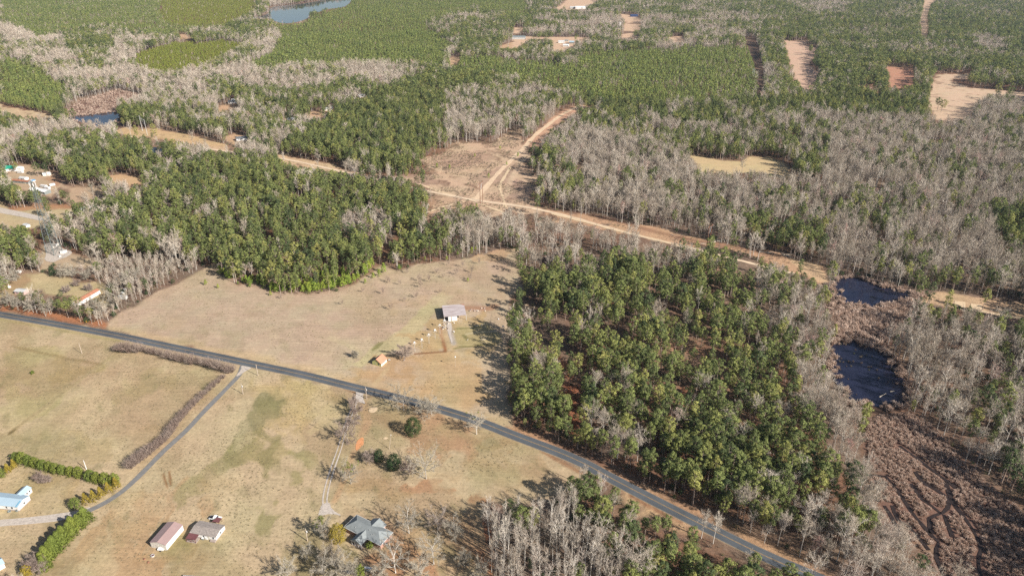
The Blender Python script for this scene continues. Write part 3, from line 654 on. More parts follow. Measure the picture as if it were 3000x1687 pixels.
na, nr = GX.shape
Xf, Yf = GX.ravel(), GY.ravel()
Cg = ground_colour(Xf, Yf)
Zf = np.where(R_.ravel() < 4000, (fbm(Xf, Yf, 22, 71)-.5)*.25, 0)
ii, jj = np.meshgrid(np.arange(na), np.arange(nr-1), indexing='ij')
i2 = (ii+1) % na
Q = np.stack([ii*nr+jj, i2*nr+jj, i2*nr+jj+1, ii*nr+jj+1], -1).reshape(-1, 4)
cxq = Xf[Q].mean(1); cyq = Yf[Q].mean(1)
owner = np.zeros(len(Q), int)
GROUND = [('ground', None, 'litter', 'brown leaf litter floor under the woods and far land'),
 ('hay_field', ['hay_field'], 'field', 'wide tan mown hay field between the county road and the woods'),
 ('pasture', ['pasture'], 'pasture', 'dry straw and olive pasture below the county road'),
 ('homestead_lawn', ['lawn','home_a','home_b','compound','home_c','home_d','home_e'], 'lawn', 'pale dry yards round the homesteads at the left edge'),
 ('power_line_corridor', ['corridor_left','corridor_mid','corridor_b','corridor_c','scrub_clearing','corridor_d','corridor_e','track_far'], 'scrub', 'cleared tan power line corridor running across the woods'),
 ('meadow', ['meadow','clearing_s','clearing_p','clearing_q'], 'lawn', 'pale open meadows enclosed by the woods at upper right'),
 ('marsh_ground', None, 'scrub', 'dark wet mud under the brown marsh shrubs')]
for k, (nm, keys, mt, lb) in enumerate(GROUND):
    if keys:
        for q in keys: owner[inside(cxq, cyq, OPENW[q])] = k
for W in MARW.values(): owner[inside(cxq, cyq, W)] = 6
rc = np.hypot(cxq, cyq)
V3 = np.stack([Xf, Yf, Zf], 1)
for k, (nm, keys, mt, lb) in enumerate(GROUND):
    q = Q[owner == k]
    if not len(q): continue
    used, inv = np.unique(q.ravel(), return_inverse=True)
    me = fast_mesh(nm, V3[used], inv.reshape(-1, 4), [M[mt]], col=Cg[used], smooth_f=True)
    o = link(nm, me); tag(o, lb, None, None, 'structure')

# ------------------------------------------------------------------ ribbons and sheets laid on the ground
def ribbon(name, line, width, z, mat, kind='structure', label=None, off=0.0, dash=None, camber=0.0, wob=0.0):
    P = np.asarray(line, float)
    # resample every ~4 m
    seg = np.hypot(*np.diff(P, axis=0).T); s = np.concatenate([[0], np.cumsum(seg)])
    n = max(2, int(s[-1]/4)); t = np.linspace(0, s[-1], n)
    X = np.interp(t, s, P[:,0]); Y = np.interp(t, s, P[:,1])
    dx = np.gradient(X); dy = np.gradient(Y); L = np.hypot(dx, dy); nx, ny = -dy/L, dx/L
    w = width/2*(1 + wob*(fbm(X, Y, 9, 61)-.5)*2)
    a = np.stack([X+nx*(off+w), Y+ny*(off+w), np.full(n, z)], 1); b = np.stack([X+nx*(off-w), Y+ny*(off-w), np.full(n, z)], 1)
    c = np.stack([X+nx*off, Y+ny*off, np.full(n, z+camber)], 1)
    V = np.vstack([a, c, b]); i = np.arange(n-1)
    if dash: i = i[(i % dash[1]) < dash[0]]
    Fq = np.vstack([np.stack([i+1, i, n+i, n+i+1], 1), np.stack([n+i+1, n+i, 2*n+i, 2*n+i+1], 1)])
    o = link(name, fast_mesh(name, V, Fq, [mat])); tag(o, label, None, None, kind); return o
ROADH = .22
def skirt_road(line, width, z):
    P = np.asarray(line); dx = np.gradient(P[:,0]); dy = np.gradient(P[:,1]); L = np.hypot(dx, dy); nx, ny = -dy/L, dx/L
    n = len(P); rows = []
    for off, zz in ((-width/2-.5, -.15), (-width/2, z), (0, z+.05), (width/2, z), (width/2+.5, -.15)):
        rows.append(np.stack([P[:,0]+nx*off, P[:,1]+ny*off, np.full(n, zz)], 1))
    V = np.vstack(rows); i = np.arange(n-1); Fq = []
    for r in range(4): Fq.append(np.stack([r*n+i, r*n+i+1, (r+1)*n+i+1, (r+1)*n+i], 1))
    return V, np.vstack(Fq), np.concatenate([np.full(n-1, m) for m in (1, 0, 0, 1)])
V, Fq, mi = skirt_road(ROAD, 6.7, ROADH)
rd = link('county_road', fast_mesh('county_road', V, Fq, [M['asphalt'], simple('road_shoulder', alb(168,148,120), .95, .2, .6)], midx=mi))
tag(rd, 'blue-grey two-lane county road crossing from left edge to lower right', None, None, 'structure')
def mark(name, off, w, mat):
    P = ROAD; dx = np.gradient(P[:,0]); dy = np.gradient(P[:,1]); L = np.hypot(dx, dy); nx, ny = -dy/L, dx/L
    zz = ROADH + .05*(1-abs(off)/3.35) + .012; n = len(P)
    V = np.vstack([np.stack([P[:,0]+nx*(off+s*w/2), P[:,1]+ny*(off+s*w/2), np.full(n, zz)], 1) for s in (-1, 1)])
    i = np.arange(n-1); Fq = np.stack([i, i+1, n+i+1, n+i], 1)
    o = link(name, fast_mesh(name, V, Fq, [mat]), rd); return o
mark("centre_line", -.17, .2, M['ypaint']); mark("centre_line", .17, .2, M['ypaint'])
mark('edge_line', -3.15, .11, M['wpaint']); mark('edge_line', 3.15, .11, M['wpaint'])
ribbon('driveway', smooth(GW(DRIVE_PX), 3, False), 3.1, .16, M['drive'], label='narrow grey paved driveway leading down from the county road', wob=.12)
ribbon('gravel_driveway', smooth(GW(DRIVE2_PX), 3, False), 4.6, .15, M['gravel'], label='pale gravel end of the driveway beside the blue-roofed house', wob=.35)
trk = smooth(GW(TRACK_PX), 3, False)
for s in (-1, 1): ribbon('dirt_track_rut', trk, .75, .16, M['gravel'], label='pale wheel rut of the dirt track to the brick house', off=s*.95, wob=.5)
def sheet(name, pts, z, mat, label=None, sm=2, kind='structure', wob=0.0):
    W = smooth(pts, sm)
    if wob: W = W + np.stack([(fbm(W[:,0], W[:,1], 6, 81)-.5)*wob, (fbm(W[:,0], W[:,1], 6, 91)-.5)*wob], 1)
    me = bpy.data.meshes.new(name); me.from_pydata([(x, y, z) for x, y in W], [], [tuple(range(len(W)))]); me.materials.append(mat)
    if me.polygons[0].normal.z < 0: me.flip_normals()
    o = link(name, me); tag(o, label, None, None, kind); return o
def blob(px, rx, ry, n=14, seed=0, jag=.3):
    c = G(px); r = np.random.default_rng(seed)
    return np.array([(c[0]+math.cos(t)*rx*(1+jag*(r.random()-.5)), c[1]+math.sin(t)*ry*(1+jag*(r.random()-.5))) for t in np.linspace(0, 2*math.pi, n, endpoint=False)])
sheet('gravel_apron', GW(T(2,0,(2425,772),(2540,800),(2500,820),(2450,850),(2390,890),(2372,880),(2430,820))), .17, M['gravel'], 'white gravel apron where the paved driveway meets the road', 1)
sheet('track_apron', GW(Z(700,1040,740,(1180,358),(1265,376),(1250,430),(1285,500),(1235,480),(1200,470),(1170,520),(1185,430), sw=2553)), .14, M['gravel'], 'pale gravel mouth of the dirt track at the road', 1)
sheet('track_end', GW(T(3,1,(660,730),(740,700),(760,780),(880,850),(760,820),(620,850),(640,790))), .14, M['gravel'], 'pale dirt turning place above the brick house', 1)
sheet('clay_patch', GW(Z(700,1040,740,(1215,845),(1262,830),(1272,900),(1235,930),(1195,970),(1178,960),(1182,890), sw=2553)), .16, M['clay'], 'bare orange clay patch beside the dirt track', 1, wob=1.2)
sheet('sand_patch', blob(Z(700,1040,740,(1357,552), sw=2553)[0], 2.6, 2.9, 12, 3), .15, M['sand'], 'pale sand patch under the roadside oak', 2)
sheet('sand_patch', blob(Z(700,1040,740,(1483,841), sw=2553)[0], 1.2, 1.0, 10, 4), .15, M['sand'], 'small white sand patch near the leaning pole', 2)
sheet('farm_road', GW(T(1,0,(-80,620),(0,640),(150,670),(300,700),(440,740),(430,780),(300,750),(140,720),(-80,680))), .15, M['gravel'], 'wide pale gravel lane left of the lattice tower', 2)
for q, w_, lb in ((T(1,1,(2560,230),(2500,330),(2440,430),(2480,520),(2510,640)), 3.0, 'faint sandy side track curving down the right of the clearing'), (T(1,1,(1640,400),(1900,500),(2150,560),(2350,640),(2500,690)), 3.5, 'faint sandy side track below the pylon'), (T(1,1,(1700,700),(1850,640),(2050,590),(2200,540)), 3.0, 'pale sandy spur leading left below the junction')):
    ribbon('sand_track', smooth(GW(q), 3, False), w_, .15, M['sand'], label=lb, wob=.7)
sheet('gravel_pad', GW(T(1,0,(430,1010),(540,990),(640,1060),(740,1085),(690,1130),(580,1170),(530,1195),(440,1170),(470,1100))), .15, M['gravel'], 'grey gravel pad round the foot of the lattice tower', 1)
sheet('gravel_pad', GW(Z(1200,870,300,(930,640),(1050,640),(1060,820),(1030,900),(1090,1090),(1060,1190),(1030,1100),(960,900), sw=2572)), .15, M['gravel'], 'grey rubble strip in front of the open shed', 1)
sheet('sand_road', None, 0, M['sand']) if False else None
ribbon('sand_track', smooth(GW(SAND_PX), 3, False), 4.5, .17, simple('pale_track_sand', alb(238,212,180), .95, .15, .2), label='pale sandy track along the power line corridor', wob=.5)
ribbon('sand_track', smooth(GW(NS_PX), 3, False), 6.0, .16, simple('buff_track_sand', alb(236,206,172), .95, .15, .2), label='buff sandy track climbing away between the upper woods', wob=.4)
ribbon('sand_track', smooth(GW(T(1,2,(400,700),(700,775),(900,830),(1100,880),(1400,950),(1700,1030))), 3, False), 4.0, .20, M['sand'], label='whitest stretch of the sandy corridor track', wob=.7)
for q, lb in (((1880,130),(1985,140),(1988,215),(1858,200)), 'left bare white sand pad on the corridor beyond the ponds'), (((2040,155),(2152,170),(2152,228),(2040,205)), 'right bare white sand pad on the corridor beyond the ponds'):
    sheet('sand_pad', GW(T(2,3,*q)), .17, M['sand'], lb, 0)
ribbon('sand_track', smooth(GW(T(2,3,(1870,195),(2100,225),(2300,265),(2640,320))), 2, False), 3.5, .17, M['sand'], label='white sand track leaving the sand pads at the right edge', wob=.3)
WL = {'pond':'upper of the two dark navy ponds in the swamp at right', 'mill_pond':'lower and larger dark navy pond in the swamp at right', 'swamp_pool':'deep blue water at the foot of the swamp at upper left',
 'lake':'pale blue lake among the trees at the top left', 'garden_pool':'small blue pool hidden in the pines at left', 'creek_pool':'thin pool in the woods at the right'}
for k, W in WATW.items():
    sheet(k, W, .16, M['lake'] if k == 'lake' else M['pond'], WL[k], 2)
for c in CHW: ribbon('marsh_channel', c, 1.7, .17, M['channel'], label='narrow dark water channel winding through the brown marsh', wob=.7)

# ------------------------------------------------------------------ plants: geometry builders (all numpy)
def tufts(C, rad, n, size, r, up=.3, flat=.8, elong=1.0):
    """needle or leaf tufts on the skins of clumps: C (k,3) centres, rad (k,)"""
    k = len(C)
    d = r.normal(size=(k*n, 3)); d[:, 2] += up; d /= np.linalg.norm(d, axis=1)[:, None]
    rr = np.repeat(rad, n)*(.55+.5*r.random(k*n))
    P = np.repeat(C, n, 0) + d*rr[:, None]*np.array([1, 1, flat])
    cc_ = C.mean(0); cd = P - (cc_[0], cc_[1], C[:, 2].min()*.5+cc_[2]*.5); cd /= np.linalg.norm(cd, axis=1)[:, None]+1e-9
    nrm = d*.7 + cd*.7 + r.normal(size=d.shape)*.42; nrm /= np.linalg.norm(nrm, axis=1)[:, None]
    a = np.cross(nrm, r.normal(size=d.shape)); a /= np.linalg.norm(a, axis=1)[:, None]+1e-9
    b = np.cross(nrm, a)
    s = size*(.7+.6*r.random(k*n))[:, None]
    V = np.empty((k*n, 3, 3)); V[:, 0] = P + a*s*elong; V[:, 1] = P - a*s*.5*elong + b*s*.8; V[:, 2] = P - a*s*.5*elong - b*s*.8
    tone = np.repeat(r.random(k), n)*.6 + r.random(k*n)*.4
    return V.reshape(-1, 3), np.arange(k*n*3).reshape(-1, 3), tone
def prism(a, b, r0, r1, n=3):
    a = np.asarray(a, float); b = np.asarray(b, float); d = b-a; L = np.linalg.norm(d)+1e-9; d = d/L
    u = np.cross(d, (0, 0, 1.0) if abs(d[2]) < .9 else (1.0, 0, 0)); u /= np.linalg.norm(u); w = np.cross(d, u)
    t = np.arange(n)*2*math.pi/n; ring = np.cos(t)[:, None]*u + np.sin(t)[:, None]*w
    V = np.vstack([a+ring*r0, b+ring*r1]); i = np.arange(n); j = (i+1) % n
    Fc = np.vstack([np.stack([i, j, n+j], 1), np.stack([i, n+j, n+i], 1)])
    return V, Fc
class TM:
    def __init__(s): s.V = []; s.F = []; s.t = []; s.n = 0
    def add(s, V, Fc, tone=None):
        s.V.append(V); s.F.append(Fc+s.n); s.n += len(V)
        s.t.append(np.full(len(Fc), .5) if tone is None else np.asarray(tone))
    def arr(s): return np.vstack(s.V), np.vstack(s.F), np.concatenate(s.t)
def pine_parts(seed, h, cb, Rm, ncl, rc, nt, ts, um=.72, limbs=True, cone=False, sides=5):
    r = np.random.default_rng(seed); tr = TM()
    lean = r.normal(size=2)*h*.02
    zs = np.linspace(0, 1, 4); tp = [np.array([lean[0]*z*z, lean[1]*z*z, h*.97*z - .3*(z == 0)]) for z in zs]
    r0 = .011*h + .04
    for i in range(3):
        tr.add(*prism(tp[i], tp[i+1], r0*(1-.85*zs[i]), r0*(1-.85*zs[i+1]), sides))
    C = []; Rd = []
    for i in range(ncl):
        u = cb + (1-cb)*((i+.5)/ncl)**.85
        if cone: env = Rm*(1.03-(u-cb)/(1-cb))**.8
        elif u > um: env = Rm*math.sqrt(max(.03, 1-((u-um)/(1.02-um))**2))
        else: env = Rm*(.55+.45*(u-cb)/(um-cb))
        th = i*2.4 + r.random()*1.2; q = env*(.35+.7*r.random()**.6)
        if u > .95: q *= .3
        c = np.array([math.cos(th)*q + lean[0]*u*u, math.sin(th)*q + lean[1]*u*u, u*h + r.normal()*.3]); C.append(c)
        Rd.append(rc*(.75+.5*r.random())*(1-.25*(u > .93)))
        if limbs and i % 2 == 0:
            tr.add(*prism((lean[0]*u*u, lean[1]*u*u, u*h-.7), c, .07, .025, 3))
    if limbs:
        for i in range(5):
            u = cb*(.55+.4*r.random()); th = r.random()*6.3
            tr.add(*prism((0, 0, u*h), (math.cos(th)*Rm*.5, math.sin(th)*Rm*.5, u*h+.4), .05, .015, 3))
    C = np.array(C); Rd = np.array(Rd)
    cr = tufts(C, Rd, nt, ts, r, up=.35, flat=.72)
    return tr.arr(), cr
def bare_parts(seed, h, cb, Rm, nl, depth=3, nt=9, tw=.035, tl=1.4, wide=False, trunk_r=None, up=.9):
    """trunk + limbs (bark), twig slivers (crown)"""
    r = np.random.default_rng(seed); tr = TM(); ends = []
    r0 = trunk_r or (.010*h+.05)
    lean = r.normal(size=2)*h*.025
    def tp(z): return np.array([lean[0]*z*z + math.sin(z*5+seed)*.12, lean[1]*z*z + math.cos(z*4+seed)*.12, h*z])
    top = .6 if wide else .93
    zs = np.linspace(0, top, 6)
    for i in range(5):
        a = tp(zs[i]); b = tp(zs[i+1])
        if i == 0: a[2] = -.3
        tr.add(*prism(a, b, r0*(1-.8*zs[i]/top), r0*(1-.8*zs[i+1]/top), 5))
    def grow(p, d, L, rad, lev):
        n = 2; q = p
        for k in range(n):
            d = d + r.normal(size=3)*.13 + np.array([0, 0, .10 if not wide else .03]); d /= np.linalg.norm(d)
            e = q + d*L/n; tr.add(*prism(q, e, rad*(1-.35*k/n), rad*(1-.35*(k+1)/n), 3)); q = e
            if lev < depth:
                for m in range(1 if lev > 1 else 2):
                    dd = d*.75 + r.normal(size=3)*.55; dd[2] += .12; dd /= np.linalg.norm(dd)
                    grow(q, dd, L*(.50+.2*r.random()), max(.018, rad*.5), lev+1)
            ends.append((q.copy(), d.copy()))
    for i in range(nl):
        u = cb + (top-cb)*(i+.3)/nl; th = i*2.4 + r.random()
        env = (Rm*math.sqrt(max(.05, 1-((u-.62*(1-cb)-cb*.62)/(1-cb)*1.3)**2)) if not wide else Rm)
        rise = (up+.5*r.random()) if not wide else .25 + .9*(i/nl)
        d = np.array([math.cos(th), math.sin(th), rise]); d /= np.linalg.norm(d)
        L = env/max(.35, math.hypot(d[0], d[1]))*.72
        grow(tp(u), d, L, r0*(.5-.25*(u-cb)/(1-cb)), 1)
    E = np.array([e for e, _ in ends]); Dr = np.array([d for _, d in ends]); k = len(E)
    P = np.repeat(E, nt, 0) - np.repeat(Dr, nt, 0)*r.random(k*nt)[:, None]*.8
    d = np.repeat(Dr, nt, 0)*.6 + r.normal(size=(k*nt, 3))*.55; d[:, 2] += .15; d /= np.linalg.norm(d, axis=1)[:, None]
    Lt = tl*(.5+.8*r.random(k*nt)); s = np.cross(d, r.normal(size=d.shape)); s /= np.linalg.norm(s, axis=1)[:, None]+1e-9
    V = np.empty((k*nt, 3, 3)); V[:, 0] = P - s*tw; V[:, 1] = P + s*tw; V[:, 2] = P + d*Lt[:, None]
    return tr.arr(), (V.reshape(-1, 3), np.arange(k*nt*3).reshape(-1, 3), r.random(k*nt))
def clump_parts(seed, h, Rm, n, tw, tl, base=.3):
    """many stemmed shrub of splaying slivers"""
    r = np.random.default_rng(seed)
    th = r.random(n)*6.283; sp = r.random(n)**.7
    a = np.stack([np.cos(th)*base*r.random(n), np.sin(th)*base*r.random(n), r.random(n)*h*.25], 1)
    e = np.stack([np.cos(th)*Rm*sp, np.sin(th)*Rm*sp, h*(.45+.55*np.sqrt(1-sp*sp*.8))*(.8+.3*r.random(n))], 1)
    s = np.cross(e-a, r.normal(size=a.shape)); s /= np.linalg.norm(s, axis=1)[:, None]+1e-9
    V1 = np.empty((n, 3, 3)); V1[:, 0] = a-s*tw; V1[:, 1] = a+s*tw; V1[:, 2] = e
    m = n*3; idx = r.integers(0, n, m); t = .45+.55*r.random(m)
    p = a[idx]+(e-a)[idx]*t[:, None]; d = (e-a)[idx]/h*.6 + r.normal(size=(m, 3))*.5; d[:, 2] += .2
    q = p + d*tl*(.5+.7*r.random(m))[:, None]
    s = np.cross(d, r.normal(size=d.shape)); s /= np.linalg.norm(s, axis=1)[:, None]+1e-9
    V2 = np.empty((m, 3, 3)); V2[:, 0] = p-s*tw*.8; V2[:, 1] = p+s*tw*.8; V2[:, 2] = q
    V = np.vstack([V1.reshape(-1, 3), V2.reshape(-1, 3)])
    return V, np.arange(len(V)).reshape(-1, 3), r.random(len(V)//3)
def ever_parts(seed, h, Rm, ncl, rc, nt, ts, prof='cone'):
    r = np.random.default_rng(seed); C = []; Rd = []
    for i in range(ncl):
        u = ((i+.5)/ncl)
        if prof == 'cone': env = Rm*(1-u)**.75
        elif prof == 'col': env = Rm*min(1, (1.02-u)*3.2)**.6
        else: env = Rm*math.sqrt(max(.02, 1-(max(0, u-.35)/.68)**2))*(min(1, .75+u))
        th = i*2.4+r.random()*.6; q = max(0, env-rc*.5)*(.6+.4*r.random()**.4)
        C.append((math.cos(th)*q, math.sin(th)*q, .15*h*0+rc*.5 + u*(h-rc))); Rd.append(rc*(.8+.4*r.random())*(1-.3*u if prof != 'dome' else 1))
    tr = TM(); tr.add(*prism((0, 0, -.2), (0, 0, h*.7), .03*h*.5+.06, .04, 5))
    return tr.arr(), tufts(np.array(C), np.array(Rd), nt, ts, r, up=.2, flat=.9)
def mk(name, part_, mat):
    V, Fc, t = part_; return fast_mesh(name, V, Fc, [mat], tone=t)
def joined(name, tr, cr, mt, mc):
    V = np.vstack([tr[0], cr[0]]); Fc = np.vstack([tr[1], cr[1]+len(tr[0])])
    return fast_mesh(name, V, Fc, [mt, mc], midx=np.concatenate([np.zeros(len(tr[1])), np.ones(len(cr[1]))]), tone=np.concatenate([tr[2], cr[2]]))

# near trees (built with parts), mid and far versions (for the woodland masses)
PN = [pine_parts(100+i, 20, .34+.08*(i % 3), 2.5+.42*(i % 4), 30+3*(i % 4), 1.1, 40, .31) for i in range(10)]
BN = [bare_parts(200+i, 18, .40+.05*(i % 3), 2.4+.45*(i % 4), 9+(i % 3), 3, 6, .030, 1.3, up=1.2) for i in range(8)]
BT = [bare_parts(300+i, 21, .45, 1.5+.25*(i % 3), 12, 2, 5, .026, 1.1, up=1.9) for i in range(6)]
PM = [pine_parts(400+i, 20, .34+.06*(i % 3), 2.4+.4*(i % 4), 24, 1.2, 22, .43, sides=4) for i in range(8)]
PP = [pine_parts(500+i, 12, .25, 1.75, 13, .85, 15, .42, um=.45, cone=True, limbs=False, sides=4) for i in range(4)]
YP = [pine_parts(550+i, 7, .12, 1.9, 18, .8, 26, .28, um=.4, cone=True, limbs=False, sides=4) for i in range(4)]
BM = [bare_parts(600+i, 18, .40, 2.3+.4*(i % 4), 9, 2, 9, .042, 1.4, up=1.3) for i in range(6)]
PF = [pine_parts(700+i, 19, .45, 3.1, 12, 1.45, 12, .70, limbs=False, sides=3) for i in range(4)]
PPF = [pine_parts(720+i, 12, .22, 1.9, 8, .95, 10, .60, um=.45, cone=True, limbs=False, sides=3) for i in range(3)]
BF = [bare_parts(740+i, 18, .36, 2.6, 8, 1, 15, .075, 1.9, up=1.2) for i in range(4)]

def variants(cname, parts_, mt, mc):
    c = bpy.data.collections.new(cname)
    for i, (tr, cr) in enumerate(parts_):
        o = bpy.data.objects.new('%s_%02d' % (cname, i), joined('%s_%02d' % (cname, i), tr, cr, mt, mc)); c.objects.link(o)
    return c
def variants1(cname, parts_, mc):
    c = bpy.data.collections.new(cname)
    for i, p in enumerate(parts_):
        o = bpy.data.objects.new('%s_%02d' % (cname, i), mk('%s_%02d' % (cname, i), p, mc)); c.objects.link(o)
    return c
def stuff(name, P, rz, S, vi, coll, label):
    me = bpy.data.meshes.new(name); n = len(P)
    me.vertices.add(n); me.vertices.foreach_set('co', np.asarray(P, np.float32).ravel())
    a = me.attributes.new('rz', 'FLOAT', 'POINT'); a.data.foreach_set('value', np.asarray(rz, np.float32))
    a = me.attributes.new('sc', 'FLOAT_VECTOR', 'POINT'); a.data.foreach_set('vector', np.asarray(S, np.float32).ravel())
    a = me.attributes.new('vi', 'INT', 'POINT'); a.data.foreach_set('value', np.asarray(vi, np.int32))
    o = link(name, me); tag(o, label, None, None, 'stuff')
    g = bpy.data.node_groups.new(name, 'GeometryNodeTree')
    g.interface.new_socket('Geometry', in_out='INPUT', socket_type='NodeSocketGeometry'); g.interface.new_socket('Geometry', in_out='OUTPUT', socket_type='NodeSocketGeometry')
    gi = g.nodes.new('NodeGroupInput'); go = g.nodes.new('NodeGroupOutput'); ip = g.nodes.new('GeometryNodeInstanceOnPoints')
    ci = g.nodes.new('GeometryNodeCollectionInfo'); ci.inputs['Collection'].default_value = coll; ci.inputs['Separate Children'].default_value = True; ci.inputs['Reset Children'].default_value = True
    def na_(nm, dt):
        x = g.nodes.new('GeometryNodeInputNamedAttribute'); x.data_type = dt; x.inputs['Name'].default_value = nm
        return [s for s in x.outputs if s.enabled and s.name == 'Attribute'][0]
    cx = g.nodes.new('ShaderNodeCombineXYZ'); g.links.new(na_('rz', 'FLOAT'), cx.inputs[2])
    er = g.nodes.new('FunctionNodeEulerToRotation'); g.links.new(cx.outputs[0], er.inputs[0])
    g.links.new(gi.outputs[0], ip.inputs['Points']); g.links.new(ci.outputs[0], ip.inputs['Instance']); ip.inputs['Pick Instance'].default_value = True
    g.links.new(na_('vi', 'INT'), ip.inputs['Instance Index']); g.links.new(er.outputs[0], ip.inputs['Rotation']); g.links.new(na_('sc', 'FLOAT_VECTOR'), ip.inputs['Scale'])
    g.links.new(ip.outputs[0], go.inputs[0])
    md = o.modifiers.new('scatter', 'NODES'); md.node_group = g
    return o

# ------------------------------------------------------------------ where the trees stand
def wedge(y0, y1, s, extra=1.12):
    ys = np.arange(y0, y1, s*.92)
    X = []; Y = []
    for k, y in enumerate(ys):
        w = (y*cp + CAMH*sp_)*CX/F*extra + 25
        x = np.arange(-w, w, s) + (k % 2)*s*.5
        X.append(x); Y.append(np.full(len(x), y))
    X = np.concatenate(X); Y = np.concatenate(Y)
    return X + (rng.random(len(X))-.5)*s*.78, Y + (rng.random(len(X))-.5)*s*.78
NOGO = []                       # circles kept free (buildings): x, y, r
def free_of(x, y, h, tipk=.8):
    """no trunk in an opening, and no crown that would hide one seen in the photograph"""
    bad = np.zeros(len(x), bool)
    w = (fbm(x, y, 12, 101)-.5)*3
    for nm, W in OPENW.items(): bad |= inside(x+w, y+w, W)
    for W in WATW.values(): bad |= inside(x, y, W)
    for W in MARW.values(): bad |= inside(x+w, y+w, W)
    px, py = PX(x, y, h*tipk)
    px2, py2 = PX(x, y, h*.5)
    for nm, P in list(OPEN.items()) + list(WATER.items()) + [('m2', MARSH['m2'])]:
        if nm.startswith('understory'):
            bad |= inside(px2, py2, P) & (rng.random(len(x)) < .75); continue
        bad |= inside(px, py, P) & (rng.random(len(x)) < .93)
        bad |= inside(px2, py2, P) & (rng.random(len(x)) < .93)
    d = seg_dist(x, y, ROAD, False); bad |= d < 6.8
    rp = np.array(ROAD_PX, float); vis_ = seg_dist(px, py, rp, False)
    bad |= (vis_ < np.where(px > 1500, 17, 10)) & (rng.random(len(x)) < .92) & (d > 2)
    vis_ = seg_dist(px2, py2, rp, False); bad |= (vis_ < 12) & (rng.random(len(x)) < .9)
    pxr = ROAD_PX
    for cx_, cy_, r_ in NOGO: bad |= np.hypot(x-cx_, y-cy_) < r_
    return ~bad
bands = [(195, 640, 4.75, 0), (640, 1150, 5.0, 1), (1150, 2000, 6.1, 2), (2000, 3400, 8.0, 3)]

# ------------------------------------------------------------------ buildings
def nogo(root_xy, r): NOGO.append((root_xy[0], root_xy[1], r))
def frame_of(p0, p1, p2):
    """rectangle from three corners: u along p0-p1, v along p1-p2; returns centre, angle, L, W"""
    p0, p1, p2 = map(np.asarray, (p0, p1, p2))
    u = p1-p0; L = np.linalg.norm(u); u = u/L; v = np.array([-u[1], u[0]])
    W = (p2-p1) @ v; c = p0 + u*L/2 + v*W/2
    a = math.atan2(u[1], u[0])
    return c, a, L, abs(W), (1 if W > 0 else -1)
def gable(root, L, W, h, rise, wall, roof, over=.3, axis='x', base=0.0, ox=0, oy=0, wname='wall', rname='roof', thick=.12):
    """gable shell centred at (ox,oy): ridge along axis; each roof slope its own part"""
    b = MB(); x, y = L/2, W/2
    if axis == 'x':
        q = [(-x,-y),(x,-y),(x,y),(-x,y)]; 
        for i in range(4):
            a_, c_ = q[i], q[(i+1) % 4]
            P = [(ox+a_[0], oy+a_[1], base), (ox+c_[0], oy+c_[1], base), (ox+c_[0], oy+c_[1], h)]
            if i in (1, 3): P.append((ox+a_[0], oy, h+rise-.02))
            P.append((ox+a_[0], oy+a_[1], h)); b.poly(P)
    else:
        q = [(-x,-y),(x,-y),(x,y),(-x,y)]
        for i in range(4):
            a_, c_ = q[i], q[(i+1) % 4]
            P = [(ox+a_[0], oy+a_[1], base), (ox+c_[0], oy+c_[1], base), (ox+c_[0], oy+c_[1], h)]
            if i in (0, 2): P.append((ox, oy+a_[1], h+rise-.02))
            P.append((ox+a_[0], oy+a_[1], h)); b.poly(P)
    b.build(wname, wall, root)
    for s in (-1, 1):
        b = MB()
        if axis == 'x':
            k = rise/y; e = y+over
            P = [(ox-x-over, oy, h+rise), (ox+x+over, oy, h+rise), (ox+x+over, oy+s*e, h-k*over), (ox-x-over, oy+s*e, h-k*over)]
        else:
            k = rise/x; e = x+over
            P = [(ox, oy-y-over, h+rise), (ox, oy+y+over, h+rise), (ox+s*e, oy+y+over, h-k*over), (ox+s*e, oy-y-over, h-k*over)]
        top = [(p[0], p[1], p[2]+thick+.015*(s > 0)) for p in P]; bot = [(p[0], p[1], p[2]+.01) for p in P]
        b.poly(top); b.poly(bot[::-1])
        for i in range(4): j = (i+1) % 4; b.poly([bot[i], bot[j], top[j], top[i]])
        b.build(rname, roof[0 if s < 0 else 1] if isinstance(roof, (list, tuple)) else roof, root)
def window(root, x, y, z, w, h, face, mat=None, frame=None):
    """face: 'x+','x-','y+','y-' outward"""
    sx = face[0] == 'x'; s = 1 if face[1] == '+' else -1
    f = MB(); d = .05
    if sx: f.box((x+s*d/2, y, z), (d, w+.16, h+.16))
    else: f.box((x, y+s*d/2, z), (w+.16, d, h+.16))
    fo = f.build('window', frame or M['white'], root)
    p = MB()
    if sx: p.box((x+s*(d+.01), y, z), (.03, w, h))
    else: p.box((x, y+s*(d+.01), z), (w, .03, h))
    p.build('pane', mat or M['glass'], fo); return fo
def door(root, x, y, w, h, face, mat, z0=0.0):
    sx = face[0] == 'x'; s = 1 if face[1] == '+' else -1; b = MB()
    if sx: b.box((x+s*.03, y, z0+h/2), (.06, w, h))
    else: b.box((x, y+s*.03, z0+h/2), (w, .06, h))
    return b.build('door', mat, root)
def footing(root, L, W, mat, h=.35, out=.05, ox=0, oy=0):
    b = MB(); b.box((ox, oy, h/2-.3), (L+2*out, W+2*out, h+.6)); b.build('foundation', mat, root)

z1 = lambda *p: Z(420,1490,280,*p)
